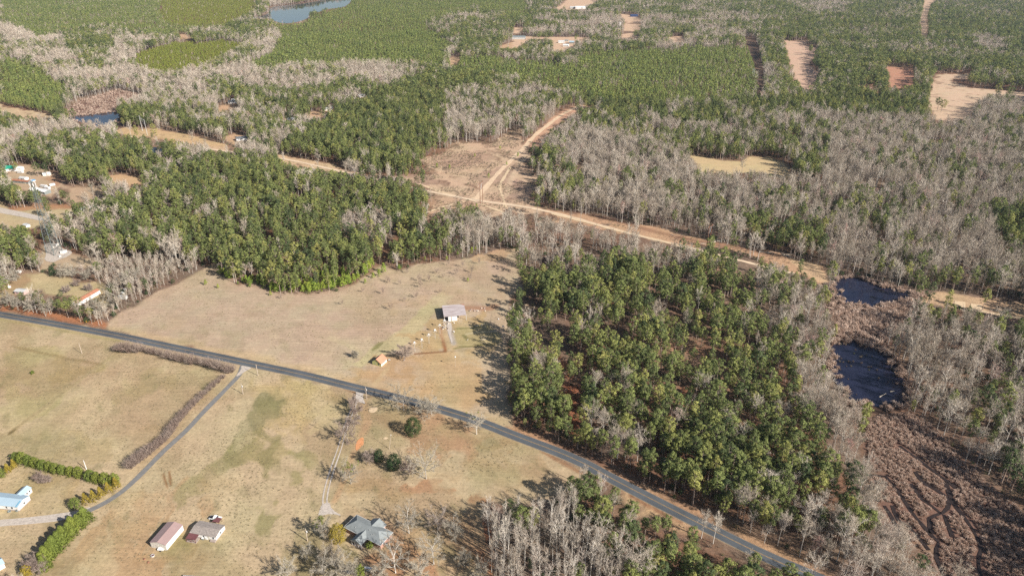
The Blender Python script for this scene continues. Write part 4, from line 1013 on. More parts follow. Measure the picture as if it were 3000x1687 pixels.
# mauve-roofed metal barn
c, a, L, W, s = frame_of(G(z1((165,905))[0], 3.0), G(z1((600,985))[0], 3.0), G(z1((1070,430))[0], 3.0))
rt = empty('metal_barn', (*c, 0), a, 'metal barn with mauve-brown gable roof and long white side wall', 'barn', 'farm buildings at the bottom of the pasture')
gable(rt, L-.3, W-.3, 3.0, 1.05, M['beige'], M['mauveroof'], .15, 'y'); nogo(c, 11)
b = MB(); b.box((L/2-.12, 0, 1.5), (.05, W-.4, 2.9)); b.build('side_cladding', M['white'], rt)
for k in range(7):
    b = MB(); b.box((-L/2+.8+k*(L-1.6)/6, -W/2+.12, 1.5), (.07, .05, 2.9)); b.build('wall_batten', M['cream'], rt)
door(rt, -.5, -W/2+.15, 1.0, 2.1, 'y-', M['cream']); window(rt, L/2-.1, -W*.22, 1.7, .5, .5, 'x+')
b = MB(); b.box((0, 0, 4.18), (.35, W+.1, .08)); b.build('ridge_cap', M['mauveroof'], rt)
# small white trailer at its near gable
def trailer(loc, rz, L, W, label, group=None, mat=None, rail=True):
    r = empty('utility_trailer', loc, rz, label, 'trailer', group)
    b = MB(); b.box((0, 0, .62), (L, W, .12)); b.build('deck', mat or M['white'], r)
    if rail:
        for q, d in (((0, W/2, .95), (L, .06, .5)), ((0, -W/2, .95), (L, .06, .5)), ((-L/2, 0, .95), (.06, W, .5))):
            b = MB(); b.box(q, d); b.build('side_rail', mat or M['white'], r)
    for y in (-W/2-.08, W/2+.08):
        b = MB(); b.bar((0, y-.08, .33), (0, y+.08, .33), .33, n=12); b.build('wheel', M['tyre'], r)
    b = MB(); b.bar((L/2, 0, .58), (L/2+1.1, 0, .5), .05); b.build('tow_bar', M['white'], r)
    return r
g0 = G(z1((500,1095))[0]); trailer((g0[0], g0[1]-.5, 0), a+.1, 2.6, 1.3, 'small white utility trailer against the near gable of the mauve-roofed barn')
# fire ring and stumps
for i, (q, nm, lb) in enumerate(((z1((255,1270))[0], 'feed_trough', 'dark maroon trough with pale rim in the pasture below the barn'), (z1((30,1355))[0], 'tree_stump', 'dark stump left of the trough below the barn'), (z1((135,1440))[0], 'tree_stump', 'dark stump nearest the bottom below the barn'))):
    p = G(q)
    if nm == 'feed_trough':
        r = empty(nm, (*p, 0), 0, lb, 'trough'); b = MB(); b.lathe([(.75,0),(.8,.6),(.66,.6),(.6,.15)], 12); b.build('tub', M['paleinsul'], r)
        b = MB(); b.lathe([(.6,.3),(.6,.42)], 12, (0,0,0)); b.build('contents', M['maroon'], r)
    else:
        b = MB(); b.lathe([(.55,0),(.42,.35),(.4,.45)], 9); o = b.build(nm, M['rustpole'], None, (*p, 0)); tag(o, lb, 'stump')

# white cabin with speckled roof
FL, FR, BR = [G(p, 2.5) for p in z1((1240,640),(1950,770),(2200,435))]
c, a, L, W, s = frame_of(FL, FR, BR)
rt = empty('white_cabin', (*c, 0), a, 'white cabin with broad speckled tan roof and maroon front porch', 'house', 'farm buildings at the bottom of the pasture')
footing(rt, L-.6, W-.6, M['foundation'], .5)
gable(rt, L-.6, W-.6, 2.5, .75, M['white'], M['tanroof'], .3, 'x', .15); nogo(c, 13)
for x in (L*.02, L*.38): window(rt, x, -W/2+.28, 1.5, .7, 1.0, 'y-')
door(rt, L*.2, -W/2+.28, .95, 2.0, 'y-', M['cream'], .25)
window(rt, L/2-.3, 0, 1.6, .8, .9, 'x+')
pw = L*.37
b = MB(); b.poly([(-L/2, -W/2-.05, 2.5), (-L/2+pw, -W/2-.05, 2.5), (-L/2+pw, -W/2-3.0, 2.1), (-L/2, -W/2-3.0, 2.1)])
b.poly([(-L/2, -W/2-3.0, 2.02), (-L/2+pw, -W/2-3.0, 2.02), (-L/2+pw, -W/2-.05, 2.42), (-L/2, -W/2-.05, 2.42)]); b.build('porch_roof', M['maroon'], rt)
for x in (-L/2+.15, -L/2+pw/2, -L/2+pw-.15):
    b = MB(); b.box((x, -W/2-2.85, 1.02), (.14, .14, 2.04)); b.build('porch_post', M['maroon'], rt)
b = MB(); b.box((-L/2+pw/2, -W/2-1.5, .2), (pw, 3.0, .25)); b.build('porch_deck', M['foundation'], rt)
b = MB(); b.box((-L/2+pw/2, -W/2-2.85, .85), (pw-.3, .06, .12)); b.build('porch_rail', M['maroon'], rt)
b = MB(); b.box((L/2-1.6, -W/2-.35, .3), (2.6, .9, .6)); b.build('step', M['foundation'], rt)
def appliance(loc, rz, d, label, mat, nm='storage_box', cat='box'):
    r = empty(nm, loc, rz, label, cat); b = MB(); b.box((0, 0, d[2]/2), d); b.build('body', mat, r)
    b = MB(); b.box((0, 0, d[2]+.04), (d[0]+.08, d[1]+.08, .08)); b.build('lid', M['white'], r); return r
p = G(z1((1610,815))[0]); appliance((*p, 0), a, (1.1, .9, .8), 'grey hot-tub box with white lid beside the maroon porch', M['steel'])
p = G(z1((1725,800))[0]); appliance((p[0], p[1]-.2, 0), a, (1.2, .8, .9), 'white chest standing at the cabin front wall', M['white'])

# vehicles
def pickup(loc, rz, label, paint, cap=True, group=None):
    r = empty('pickup_truck', loc, rz, label, 'pickup truck', group)
    b = MB()
    prof = [(-2.75,.55),(-2.75,1.05),(-.75,1.08),(-.45,1.12),(1.55,1.10),(2.6,.98),(2.75,.8),(2.75,.5)]
    w = .97
    lft = [(x, w, z) for x, z in prof]; rgt = [(x, -w, z) for x, z in prof]
    b.poly(lft[::-1]); b.poly(rgt)
    for i in range(len(prof)): j = (i+1) % len(prof); b.poly([lft[i], lft[j], rgt[j], rgt[i]])
    b.build('body', paint, r)
    b = MB(); cabp = [(-.75,1.09,.93),(1.35,1.11,.93),(.75,1.82,.78),(-.6,1.85,.78)]
    for s_ in (-1, 1):
        pts = [(x, s_*y, z) for x, z, y in cabp]; b.poly(pts if s_ < 0 else pts[::-1])
    for i in range(4): j = (i+1) % 4; a0, a1 = cabp[i], cabp[j]; b.poly([(a0[0], a0[2], a0[1]), (a1[0], a1[2], a1[1]), (a1[0], -a1[2], a1[1]), (a0[0], -a0[2], a0[1])])
    b.build('cab', paint, r)
    b = MB(); b.poly([(1.30,-.80,1.17),(1.30,.80,1.17),(.82,.70,1.77),(.82,-.70,1.77)]); b.poly([(1.31,-.81,1.17),(.83,-.71,1.77),(.83,.71,1.77),(1.31,.81,1.17)]); b.build('windscreen', M['glass'], r)
    b = MB(); b.box((-1.75, 0, 1.10), (1.75, 1.62, .05)); b.build('bed', M['black'], r)
    for x in (-1.75, 1.75):
        for y in (-.9, .9):
            b = MB(); b.bar((x, y-.13, .38), (x, y+.13, .38), .38, n=14); b.build('wheel', M['tyre'], r)
    for y in (-.7, .7):
        b = MB(); b.box((2.76, y, .82), (.06, .34, .18)); b.build('headlight', M['white'], r)
    return r
def car(loc, rz, label, paint, nm='parked_car', cat='car', group=None):
    r = empty(nm, loc, rz, label, cat, group); b = MB()
    prof = [(-2.25,.35),(-2.3,.85),(-2.1,1.0),(1.2,.98),(2.15,.82),(2.3,.6),(2.25,.35)]; w = .88
    l_ = [(x, w, z) for x, z in prof]; r_ = [(x, -w, z) for x, z in prof]; b.poly(l_[::-1]); b.poly(r_)
    for i in range(len(prof)): j = (i+1) % len(prof); b.poly([l_[i], l_[j], r_[j], r_[i]])
    b.build('body', paint, r)
    b = MB(); q = [(-1.9,.99,.84),(1.1,.98,.84),(.4,1.42,.68),(-1.5,1.45,.68)]
    for s_ in (-1, 1):
        pts = [(x, s_*y, z) for x, z, y in q]; b.poly(pts if s_ < 0 else pts[::-1])
    for i in (1, 3): a0, a1 = q[i], q[(i+1) % 4]; b.poly([(a0[0], a0[2], a0[1]), (a1[0], a1[2], a1[1]), (a1[0], -a1[2], a1[1]), (a0[0], -a0[2], a0[1])])
    b.build('windows', M['glass'], r)
    b = MB(); b.poly([(.4,.68,1.425),(-1.5,.68,1.455),(-1.5,-.68,1.455),(.4,-.68,1.425)]); b.build('roof', paint, r)
    for x in (-1.4, 1.4):
        for y in (-.82, .82):
            b = MB(); b.bar((x, y-.1, .33), (x, y+.1, .33), .33, n=12); b.build('wheel', M['tyre'], r)
    return r
p = G(z1((1950,275))[0]); pickup((*p, 0), R(-8), 'white pickup truck parked behind the speckled-roof cabin', M['carpaint'])
p = G(z1((2010,385))[0]); rt = empty('lean_to', (*p, 0), R(-14), 'low maroon-roofed lean-to behind the speckled-roof cabin', 'shed')
b = MB(); b.poly([(-1.9,-1.2,1.9),(1.7,-1.2,1.9),(1.4,1.5,2.1),(-.9,1.5,2.1)]); b.poly([(-1.9,-1.2,1.8),(-.9,1.5,2.0),(1.4,1.5,2.0),(1.7,-1.2,1.8)]); b.build('roof', M['maroon'], rt)
for x, y in ((-1.7,-1.1),(1.5,-1.1),(1.3,1.4),(-.8,1.4)):
    b = MB(); b.box((x, y, .95), (.12, .12, 1.85)); b.build('post', M['maroon'], rt)

# blue-roofed white house
z2 = lambda *p: Z(0,1400,240,*p)
FR, BR = [G(p, 2.7) for p in z2((555,915),(935,545))]; FL = G(z2((60,862))[0], 2.7)
u = (FL-FR)/np.linalg.norm(FL-FR); FL = FR + u*17
c, a, L, W, s = frame_of(FL, FR, BR)
rt = empty('blue_roofed_house', (*c, 0), a, 'white ranch house with pale blue metal roof at the left edge', 'house'); nogo(c, 15)
footing(rt, L-.5, W-.5, M['foundation'], .5)
gable(rt, L-.5, W-.5, 2.7, 1.15, M['white'], M['bluroof'], .28, 'x', .1)
b = MB(); b.poly([(L/2-1.25, -W/2-.2, 2.86), (L/2-.6, -W/2-.2, 2.86), (L/2-.6, -.5, 3.80), (L/2-1.25, -.5, 3.80)]); b.build('roof_trim', M['bluestrip'], rt)
for x in (L/2-3.4, L/2-6.2): window(rt, x, -W/2+.23, 1.7, .8, 1.1, 'y-')
window(rt, L/2-.26, 0, 1.7, .8, 1.0, 'x+')
gable(rt, 4.0, 5.5, 2.5, 1.0, M['white'], M['bluroof'], .25, 'y', 0, L/2-5.6, W/2+2.2, 'wing_wall', 'wing_roof')
window(rt, L/2-3.6, W/2+3.6, 1.6, .7, .9, 'x+'); window(rt, L/2-3.6, W/2+2.0, 1.6, .7, .9, 'x+')
gable(rt, 6.0, 5.0, 2.5, 1.0, M['white'], M['bluroof'], .25, 'y', 0, -L/2+3.4, -W/2-2.0, 'wing_wall', 'wing_roof')
for i, (q, lb) in enumerate(((z2((318,1030))[0], 'round grey tub at the front wall of the blue-roofed house'), (z2((560,1015))[0], 'small grey heat pump at the corner of the blue-roofed house'))):
    p = G(q); r = empty('garden_tub' if i == 0 else 'heat_pump', (p[0], p[1]-.5, 0), 0, lb, 'tub' if i == 0 else 'heat pump')
    b = MB(); b.lathe([(.7,0),(.75,.5),(.62,.5),(.55,.1)], 12) if i == 0 else b.box((0, 0, .45), (.8, .8, .9)); b.build('shell', M['steel'], r)
    b = MB(); b.lathe([(.3,.0),(.3,.06)], 10, (0, 0, .12 if i == 0 else .9)); b.build('water' if i == 0 else 'fan_grille', M['black'], r)
# roof corner bottom left
p = G(Z(0,1600,320,(0,330), sw=1456)[0]); rt = empty('white_shed', (p[0]-2.6, p[1]+1.2, 0), R(50), 'white shed with blue roof cut by the lower left corner', 'shed')
gable(rt, 6, 4.5, 2.5, .9, M['white'], M['bluroof'], .3, 'x'); door(rt, 3.0, 0, 1.0, 2.0, 'x+', M['cream'])
p = G((560,1690)); rt = empty('flatbed_trailer', (p[0], p[1]-.9, 0), R(-6), 'grey flatbed trailer cut by the bottom edge below the cabin', 'trailer')
b = MB(); b.box((0, 0, .8), (7, 2.2, .15)); b.build('deck', M['steel'], rt)
for k in range(8): b = MB(); b.box((-3.1+k*.89, 0, .9), (.5, 2.0, .05)); b.build('deck_board', M['wood'], rt)
for x in (-1.2, -.2, 3.1):
    for y in (-1.15, 1.15): b = MB(); b.bar((x, y-.1, .4), (x, y+.1, .4), .4, n=12); b.build('wheel', M['tyre'], rt)

# brick house with hipped grey roof
z3 = lambda *p: Z(970,1480,220,*p, sw=2571)
WW, SS, EE, NN = [G(p, 3.0) for p in z3((435,735),(1685,1365),(2100,910),(820,300))]
c, a, L, W, s = frame_of(WW, SS, EE)
rt = empty('brick_house', (*c, 0), a, 'pink brick house with hipped grey-green roof and white-posted porch', 'house'); nogo(c, 15)
hw = 3.0; x, y, ov = L/2-.45, W/2-.45, .45
b = MB(); b.box((0, 0, hw/2), (2*x, 2*y, hw)); b.build('wall', M['brick'], rt)
def hip(root, X, Y, zb, zt, rl, name, mat, th=.16):
    b = MB(); e = [(-X,-Y,zb),(X,-Y,zb),(X,Y,zb),(-X,Y,zb)]; t = [(-rl,0,zt),(rl,0,zt)]
    e2 = [(p_[0], p_[1], p_[2]-th) for p_ in e]
    b.poly([e[0],e[1],t[1],t[0]]); b.poly([e[2],e[3],t[0],t[1]]); b.poly([e[1],e[2],t[1]]); b.poly([e[3],e[0],t[0]])
    for i in range(4): j = (i+1) % 4; b.poly([e2[i], e2[j], e[j], e[i]])
    b.poly(e2[::-1]); return b.build(name, mat, root)
rf = hip(rt, L/2, W/2, 3.0, 5.55, L/2-W/2, 'roof', M['greyroof'])
for s_ in (-1, 1):
    b = MB(); b.box((0, s_*(L and W/2+.06), 2.93), (L+.2, .1, .16)); b.build('gutter', M['white'], rt)
    b = MB(); b.box((s_*(L/2+.06), 0, 2.92), (.1, W+.2, .16)); b.build('gutter', M['white'], rt)
def to_local(p): d = np.asarray(p)-c; return d[0]*math.cos(a)+d[1]*math.sin(a), -d[0]*math.sin(a)+d[1]*math.cos(a)
pW, pS, pE = [to_local(G(p, 2.8)) for p in z3((670,1185),(1040,1350),(1230,1140))]
px0, px1 = pW[0], pS[0]; py0 = min(pW[1], pS[1])
def wing(px0, px1, ya, yb, zb, rise, name):
    """gable roof whose ridge runs in y, solid"""
    xm = (px0+px1)/2; b = MB()
    A = [(px0, ya, zb), (px1, ya, zb), (xm, ya, zb+rise)]; B_ = [(px0, yb, zb), (px1, yb, zb), (xm, yb, zb+rise)]
    b.poly([A[0], A[2], B_[2], B_[0]]); b.poly([A[1], B_[1], B_[2], A[2]]); b.poly([A[0], A[1], A[2]]); b.poly([B_[1], B_[0], B_[2]]); b.poly([A[0], B_[0], B_[1], A[1]])
    b.build(name, M['greyroof'], rt)
wing(px0, px1, py0, -W/2+3.2, 2.86, 1.75, 'porch_roof')
for xx in (px0+.3, (px0*2+px1)/3, (px0+2*px1)/3, px1-.3):
    b = MB(); b.box((xx, py0+.3, 1.43), (.22, .22, 2.86)); b.build('porch_post', M['white'], rt)
b = MB(); b.box(((px0+px1)/2, (py0-y)/2, .18), (px1-px0-.3, abs(py0+y)-.25, .36)); b.build('porch_floor', M['foundation'], rt)
b = MB(); b.box(((px0+px1)/2, py0+.05, 2.78), (px1-px0+.1, .08, .18)); b.build('gutter', M['white'], rt)
for xx in ((px0+.6, px1-.6)): window(rt, xx, -y-.01, 1.7, .8, 1.3, 'y-')
door(rt, (px0+px1)/2, -y-.01, 1.0, 2.1, 'y-', M['white'], .2)
wj, wE, wI = [to_local(G(p, 3.0)) for p in z3((1350,545),(1820,790),(1860,670))]
wx0, wx1 = wj[0]-.3, wI[0]+.2; wy = W/2+1.9
b = MB(); b.box(((wx0+wx1)/2, (y+wy)/2, 1.45), (wx1-wx0-.7, wy-y-.1, 2.9)); b.build('wing_wall', M['brick'], rt)
wing(wx0, wx1, W/2-3.0, wy+.35, 2.87, 2.1, 'wing_roof')
b = MB(); b.box((wx1+.02, W/2+1.0, 2.82), (.1, 2.4, .16)); b.build('gutter', M['white'], rt)
for xx in (-L/2+3.2, -L/2+6.2, L/2-2.6, L/2-5.4): window(rt, xx, -y, 1.8, .9, 1.2, 'y-')
for yy in (-1.6, 1.8): window(rt, x, yy, 1.8, .9, 1.1, 'x+')
for xx, yy, zz in ((2.2,-1.3,5.0),(4.2,-2.4,4.3),(5.0,-2.0,4.5),(-5.0,-2.6,4.1)):
    b = MB(); b.bar((xx, yy, zz-.4), (xx, yy, zz+.35), .09); b.build('roof_vent', M['paleinsul'], rt)
p = G(z3((1900,1335))[0]); r = empty('heat_pump', (p[0], p[1]-.1, 0), a, 'square pale heat pump beside the end wall of the brick house', 'heat pump')
b = MB(); b.box((0, 0, .45), (.9, .9, .9)); b.build('casing', M['paleinsul'], r); b = MB(); b.lathe([(.33,0),(.33,.05)], 12, (0,0,.9)); b.build('fan_grille', M['black'], r)
# garden arch and dark car under the trees
z6 = lambda *p: Z(780,1480,720,*p)
p = G(z6((1070,690))[0]); r = empty('garden_swing', (*p, 0), R(-12), 'white garden swing frame at the bottom edge below the brick house', 'garden swing')
for x_ in (-1.6, 1.6):
    for y_ in (-.6, .6): b = MB(); b.bar((x_, y_, 0), (x_*.85, 0, 2.0), .08); b.build('leg', M['white'], r)
b = MB(); b.bar((-1.6, 0, 2.0), (1.6, 0, 2.0), .09); b.build('top_beam', M['white'], r)
b = MB(); b.box((0, 0, 2.15), (3.2, 1.0, .08)); b.build('canopy', M['white'], r); b = MB(); b.box((0, 0, .5), (1.5, .5, .08)); b.build('seat', M['white'], r)
p = G(z6((850,705))[0]); car((*p, 0), R(-4), 'dark blue-black car under the bare trees at the bottom edge', simple('navy_car_paint', (.02,.03,.05), .3, .05, 1, spec=.6))

# small terracotta-roofed house in the field
z5 = lambda *p: Z(1040,990,200,*p, sw=2565)
A0, B0, C0 = [G(p) for p in z5((1000,1085),(1245,900),(640,990))]
c, a, L, W, s = frame_of(C0, A0, B0)
rt = empty('cottage', (*c, 0), a, 'small steep-roofed cottage with terracotta roof and yellow-green gable', 'house'); nogo(c, 8)
gable(rt, L-.5, W-.2, 2.3, 2.5, M['lime'], [M['darkgrey'], M['orange']], .35, 'y')
b = MB(); b.box((L/2-.2, 0, 1.2), (.06, W-.3, 2.1)); b.build('side_cladding', M['white'], rt)
window(rt, -.9, -W/2+.1, 1.3, .5, .5, 'y-'); window(rt, .3, -W/2+.1, 3.3, .7, .6, 'y-'); window(rt, 1.4, -W/2+.1, 1.4, .7, 1.2, 'y-', frame=M['paleinsul'])
for yy in (-1.7, 0.1, 1.7): window(rt, L/2-.17, yy, 1.3, .5, .8, 'x+')
b = MB(); b.box((L/2+.45, .3, 1.9), (.9, 2.0, .08)); b.build('awning', M['white'], rt)
p = G(z5((1295,835))[0]); r = empty('gas_tank', (p[0], p[1]-.3, 0), 0, 'small silver gas tank at the far corner of the cottage', 'gas tank')
b = MB(); b.bar((-.6, 0, .6), (.6, 0, .6), .38, n=10); b.build('tank', M['paleinsul'], r); b = MB(); b.box((0, 0, .15), (.9, .4, .3)); b.build('stand', M['black'], r)
p = G(z5((1850,840))[0]); b = MB(); b.lathe([(.5,0),(.62,.35),(.5,.6),(.2,.7)], 8); o = b.build('pale_rock', M['foundation'], None, (*p, 0)); tag(o, 'pale rock at the foot of the pinkish bare tree by the cottage', 'rock')

# open tin-roofed shed
z4 = lambda *p: Z(1200,870,300,*p, sw=2572)
BL, BR, TR = [G(p, 4.0) for p in z4((862,500),(1428,452),(1365,190))]
c, a, L, W, s = frame_of(BL, BR, TR)
rt = empty('open_shed', (*c, 0), a, 'open pole shed with streaked tin roof and small white room', 'shed'); nogo(c, 12)
b = MB(); zz = 4.0
pts = [(-L/2,-W/2,zz),(L/2,-W/2,zz),(L/2,W/2-2.2,zz+.5),(L/2-3.6,W/2,zz+.55),(-L/2,W/2,zz+.55)]
b.poly([(q[0], q[1], q[2]+.1) for q in pts]); b.poly([q for q in pts][::-1])
for i in range(5): j = (i+1) % 5; b.poly([pts[i], pts[j], (pts[j][0], pts[j][1], pts[j][2]+.1), (pts[i][0], pts[i][1], pts[i][2]+.1)])
b.build('roof', M['shedroof'], rt)
b = MB(); b.poly([(L/2,W/2-2.2,4.45),(L/2,W/2,4.45),(L/2-3.6,W/2,4.5)]); b.build('loose_roof_sheet', M['rust'], rt)
for i in range(4):
    for yy in (-W/2+.2, 0, W/2-.25):
        b = MB(); b.bar((-L/2+.25+i*(L-.5)/3, yy, -.2), (-L/2+.25+i*(L-.5)/3, yy, 4.0), .16); b.build('post', M['paleinsul'] if i == 3 and yy < -1 else M['wood'], rt)
rw = 6.2; rx = -L/2+3.0+rw/2
b = MB(); b.box((rx, -W/2+2.6, 1.75), (rw, 4.6, 3.5)); b.build('room_wall', M['white'], rt)
for k in range(4): window(rt, rx-2.1+k*1.4, -W/2+.3, 1.9, .55, .3, 'y-')
b = MB(); b.box((rx-3.6, -W/2+5, 1.2), (1.2, 3, 2.4)); b.build('stored_crate', M['darkgrey'], rt)
b = MB(); b.box((L/2-3, 1, 1.0), (3.2, 2.0, 2.0)); b.build('stored_crate', M['rust'], rt)
# martin poles with gourd racks
def gourd_pole():
    r = empty('birdhouse_pole', (0,0,0), 0)
    b = MB(); b.bar((0,0,-.3), (0,0,6.6), .10, .08, 8); b.build('pole', M['paleinsul'], r)
    b = MB(); b.box((0,0,6.9), (.95,.95,.5)); b.poly([(-.6,-.6,7.15),(.6,-.6,7.15),(0,0,7.6)]); b.poly([(.6,-.6,7.15),(.6,.6,7.15),(0,0,7.6)]); b.poly([(.6,.6,7.15),(-.6,.6,7.15),(0,0,7.6)]); b.poly([(-.6,.6,7.15),(-.6,-.6,7.15),(0,0,7.6)])
    b.build('birdhouse', M['white'], r)
    for k in range(4):
        t = k*math.pi/2+.5; b = MB(); e = (math.cos(t)*1.0, math.sin(t)*1.0, 6.35); b.bar((0,0,6.35), e, .035); b.build('arm', M['white'], r)
        b = MB(); b.lathe([(.08,-.05),(.24,-.2),(.24,-.42),(.1,-.55)], 7, e); b.build('gourd', M['white'], r)
    return r
def copy_tree(o, parent=None):
    c_ = o.copy(); COL.objects.link(c_); c_.parent = parent
    for ch in o.children: copy_tree(ch, c_)
    return c_
gp = gourd_pole(); first = True
for i, (q, lb) in enumerate(zip(z4((135,1370),(315,1290),(490,1170),(645,1050),(765,925),(883,800)),
   ('white birdhouse pole standing in the pinkish bare tree','second birdhouse pole up from the pinkish bare tree','middle birdhouse pole of the row in the field','fourth birdhouse pole up from the pinkish bare tree','birdhouse pole at the bend of the brown dirt line','birdhouse pole closest to the white room of the open shed'))):
    o = gp if first else copy_tree(gp); first = False
    p = G(q); o.location = (*p, 0); o.rotation_euler.z = i*.7; tag(o, lb, 'birdhouse pole', 'birdhouse poles in a slanting row')
p = G(z4((2350,960))[0]); o = copy_tree(gp); o.location = (*p, 0); tag(o, 'birdhouse pole in the shade at the wood edge', 'birdhouse pole'); o['group'] = ''
del o['group']
# globe lamp post
p = G((1334.5,1074)); r = empty('yard_lamp', (*p, 0), 0, 'thin pole topped by a white globe alone on the lawn', 'lamp post')
b = MB(); b.bar((0,0,0), (0,0,6.9), .09, .07, 8); b.build('pole', M['wood'], r)
b = MB(); b.lathe([(.05,-.5),(.36,-.32),(.48,0),(.36,.32),(.05,.5)], 12, (0,0,7.2)); b.build('globe', M['white'], r)
# garden bed frames and rubble
def bed(q, w, d, rz, lb):
    p = G(q); r = empty('garden_bed', (*p, 0), rz, lb, 'garden bed', 'pale wooden frames of the old garden')
    for (cx0, cy0, lx, ly) in ((0, d/2, w, .18), (0, -d/2, w, .18), (-w/2, 0, .18, d)):
        b = MB(); b.box((cx0, cy0, .2), (lx, ly, .4)); b.build('board', M['log'], r)
bed(z4((1870,725))[0], 3.6, 3.2, .1, 'open-ended pale garden frame below the shed'); bed(z4((1870,1040))[0], 3.8, 3.2, .15, 'lower pale garden frame beside the shaded wood edge')
for q, w, rz, lb in ((z4((1690,728))[0], 3.2, .1, 'loose pale board lying left of the upper garden frame'), (z4((1530,770))[0], 1.6, -.7, 'short pale board at the left end of the old garden'), (z4((2110,870))[0], 5.0, .12, 'long pale board lying near the birdhouse pole in the shade'), (z4((1460,1080))[0], 1.8, 1.4, 'pale board standing on end at the lower garden corner')):
    p = G(q); b = MB(); b.box((0,0,.15), (w, .45, .3)); o = b.build('garden_board', M['log'], None, (*p, 0)); o.rotation_euler.z = rz; tag(o, lb, 'board')
for q, lb in ((z4((1120,660))[0], 'white pail in front of the white room of the shed'), (z4((1115,880))[0], 'white pail beside the rubble strip'), (z4((2235,565))[0], 'white feeder hanging at the shaded wood edge above the garden')):
    p = G(q); r = empty('white_pail', (*p, 0), 0, lb, 'pail'); b = MB(); b.lathe([(.35,0),(.45,.75),(.38,.75),(.3,.1)], 10); b.build('bucket', M['white'], r)
k = 0
rr = np.random.default_rng(5)
for q, n in ((z4((1000,760))[0], 10), (z4((840,760))[0], 8), (z4((1550,330))[0], 5), (z4((1700,330))[0], 5), (z4((1880,330))[0], 4)):
    for i in range(n):
        p = G(q) + rr.normal(size=2)*np.array([1.3, 3.0 if k < 18 else 1.3]); b = MB(); sz = .35+.5*rr.random()
        b.lathe([(sz*.7,0),(sz,.2*sz),(sz*.8,.7*sz),(sz*.3,.85*sz)], 6)
        o = b.build('rubble_stone', M['foundation'] if rr.random() < .5 else M['log'], None, (*p, 0)); o.rotation_euler.z = rr.random()*6; o.scale = (1, .6+.4*rr.random(), 1)
        far = k >= 18
        tag(o, 'pale rubble lump in the brown heap right of the open shed' if far else 'grey rubble lump scattered in front of the open shed', 'rubble', 'rubble right of the shed' if far else 'rubble before the shed'); k += 1

# lattice tower
LA, LB = G(Z(60,500,200,(515,1290), sw=1035)[0]), G(Z(60,500,200,(635,1205), sw=1035)[0])
mid = (LA+LB)/2; dd = (LB-LA)/np.linalg.norm(LB-LA); perp = np.array([-dd[1], dd[0]]);  side = np.linalg.norm(LB-LA)
if perp[0] > 0: perp = -perp
cen = mid + perp*side*.289; th_ = 63.0
rt = empty('lattice_tower', (*cen, 0), 0, 'tall tapering three-legged steel lattice mast with white antennas', 'radio tower'); nogo(cen, 12)
base = [LA-cen, LB-cen, mid+perp*side*.866-cen]
def leg_at(i, t): q = base[i]*(1-t*.885); return (q[0], q[1], t*th_)
for i in range(3):
    b = MB()
    for k in range(8): b.bar(leg_at(i, k/8), leg_at(i, (k+1)/8), .28-.02*k, .28-.02*(k+1), 6)
    b.build('leg', M['mast'], rt)
NP = 17; ts = 1-(1-np.linspace(0, 1, NP+1))**1.25
for i in range(3):
    j = (i+1) % 3
    for k in range(NP):
        b = MB(); a0, a1 = leg_at(i, ts[k]), leg_at(i, ts[k+1]); b0, b1 = leg_at(j, ts[k]), leg_at(j, ts[k+1])
        b.bar(a0, b1, .075, n=4); b.bar(b0, a1, .075, n=4); b.bar(a1, b1, .07, n=4); b.build('brace', M['mast'], rt)
for lev, rad_ in ((.905, 2.3), (.955, 2.1)):
    b = MB(); zz = lev*th_
    for k in range(12):
        t0, t1 = 2*math.pi*k/12, 2*math.pi*(k+1)/12; b.bar((rad_*math.cos(t0), rad_*math.sin(t0), zz), (rad_*math.cos(t1), rad_*math.sin(t1), zz), .07, n=4)
        if k % 4 == 0: b.bar((0, 0, zz), (rad_*math.cos(t0), rad_*math.sin(t0), zz), .07, n=4)
    b.build('antenna_platform', M['steel'], rt)
    for k in range(6):
        t0 = 2*math.pi*k/6+lev*9; b = MB(); b.box((rad_*math.cos(t0)*1.08, rad_*math.sin(t0)*1.08, zz+.2), (.28, .5, 2.6), t0); b.build('antenna', M['white'], rt)
for dx_, hh in ((0, 4.0), (.5, 3.0)): b = MB(); b.bar((dx_, 0, th_-.5), (dx_, 0, th_+hh), .07, .03); b.build('whip', M['paleinsul'], rt)
b = MB(); b.bar((*(base[0]*.0), .0), (0, 0, th_), .05, n=4); b.build('cable_run', M['black'], rt)
zt = lambda *p: Z(60,500,200,*p, sw=1035)
for i, (q, d, lb) in enumerate(((zt((640,1255))[0], (2.6,1.8,2.4), 'larger white equipment cabinet right of the mast foot'), (zt((690,1240))[0], (2.0,1.6,2.2), 'white equipment cabinet at the right end of the mast compound'), (zt((600,1310))[0], (1.6,1.2,1.5), 'white cabinet near the lower fence of the mast compound'), (zt((560,1140))[0], (2.4,1.4,2.0), 'white cabinet behind the mast legs'), (zt((500,1165))[0], (1.4,1.2,1.8), 'narrow white cabinet beside the left mast leg'))):
    p = G(q); r = empty('equipment_cabinet', (*p, 0), R(10+20*i), lb, 'equipment cabinet', 'cabinets of the mast compound'); b = MB(); b.box((0,0,d[2]/2), d); b.build('body', M['white'], r)
    b = MB(); b.box((0,0,d[2]+.06), (d[0]+.2, d[1]+.2, .1)); b.build('roof', M['paleinsul'], r); door(r, 0, -d[1]/2, .8, d[2]*.85, 'y-', M['cream'])
fp = [G(q) for q in zt((480,1270),(640,1330),(760,1230),(620,1130))]
r = empty('compound_fence', (0,0,0), 0, 'thin grey wire fence round the mast compound', 'fence')
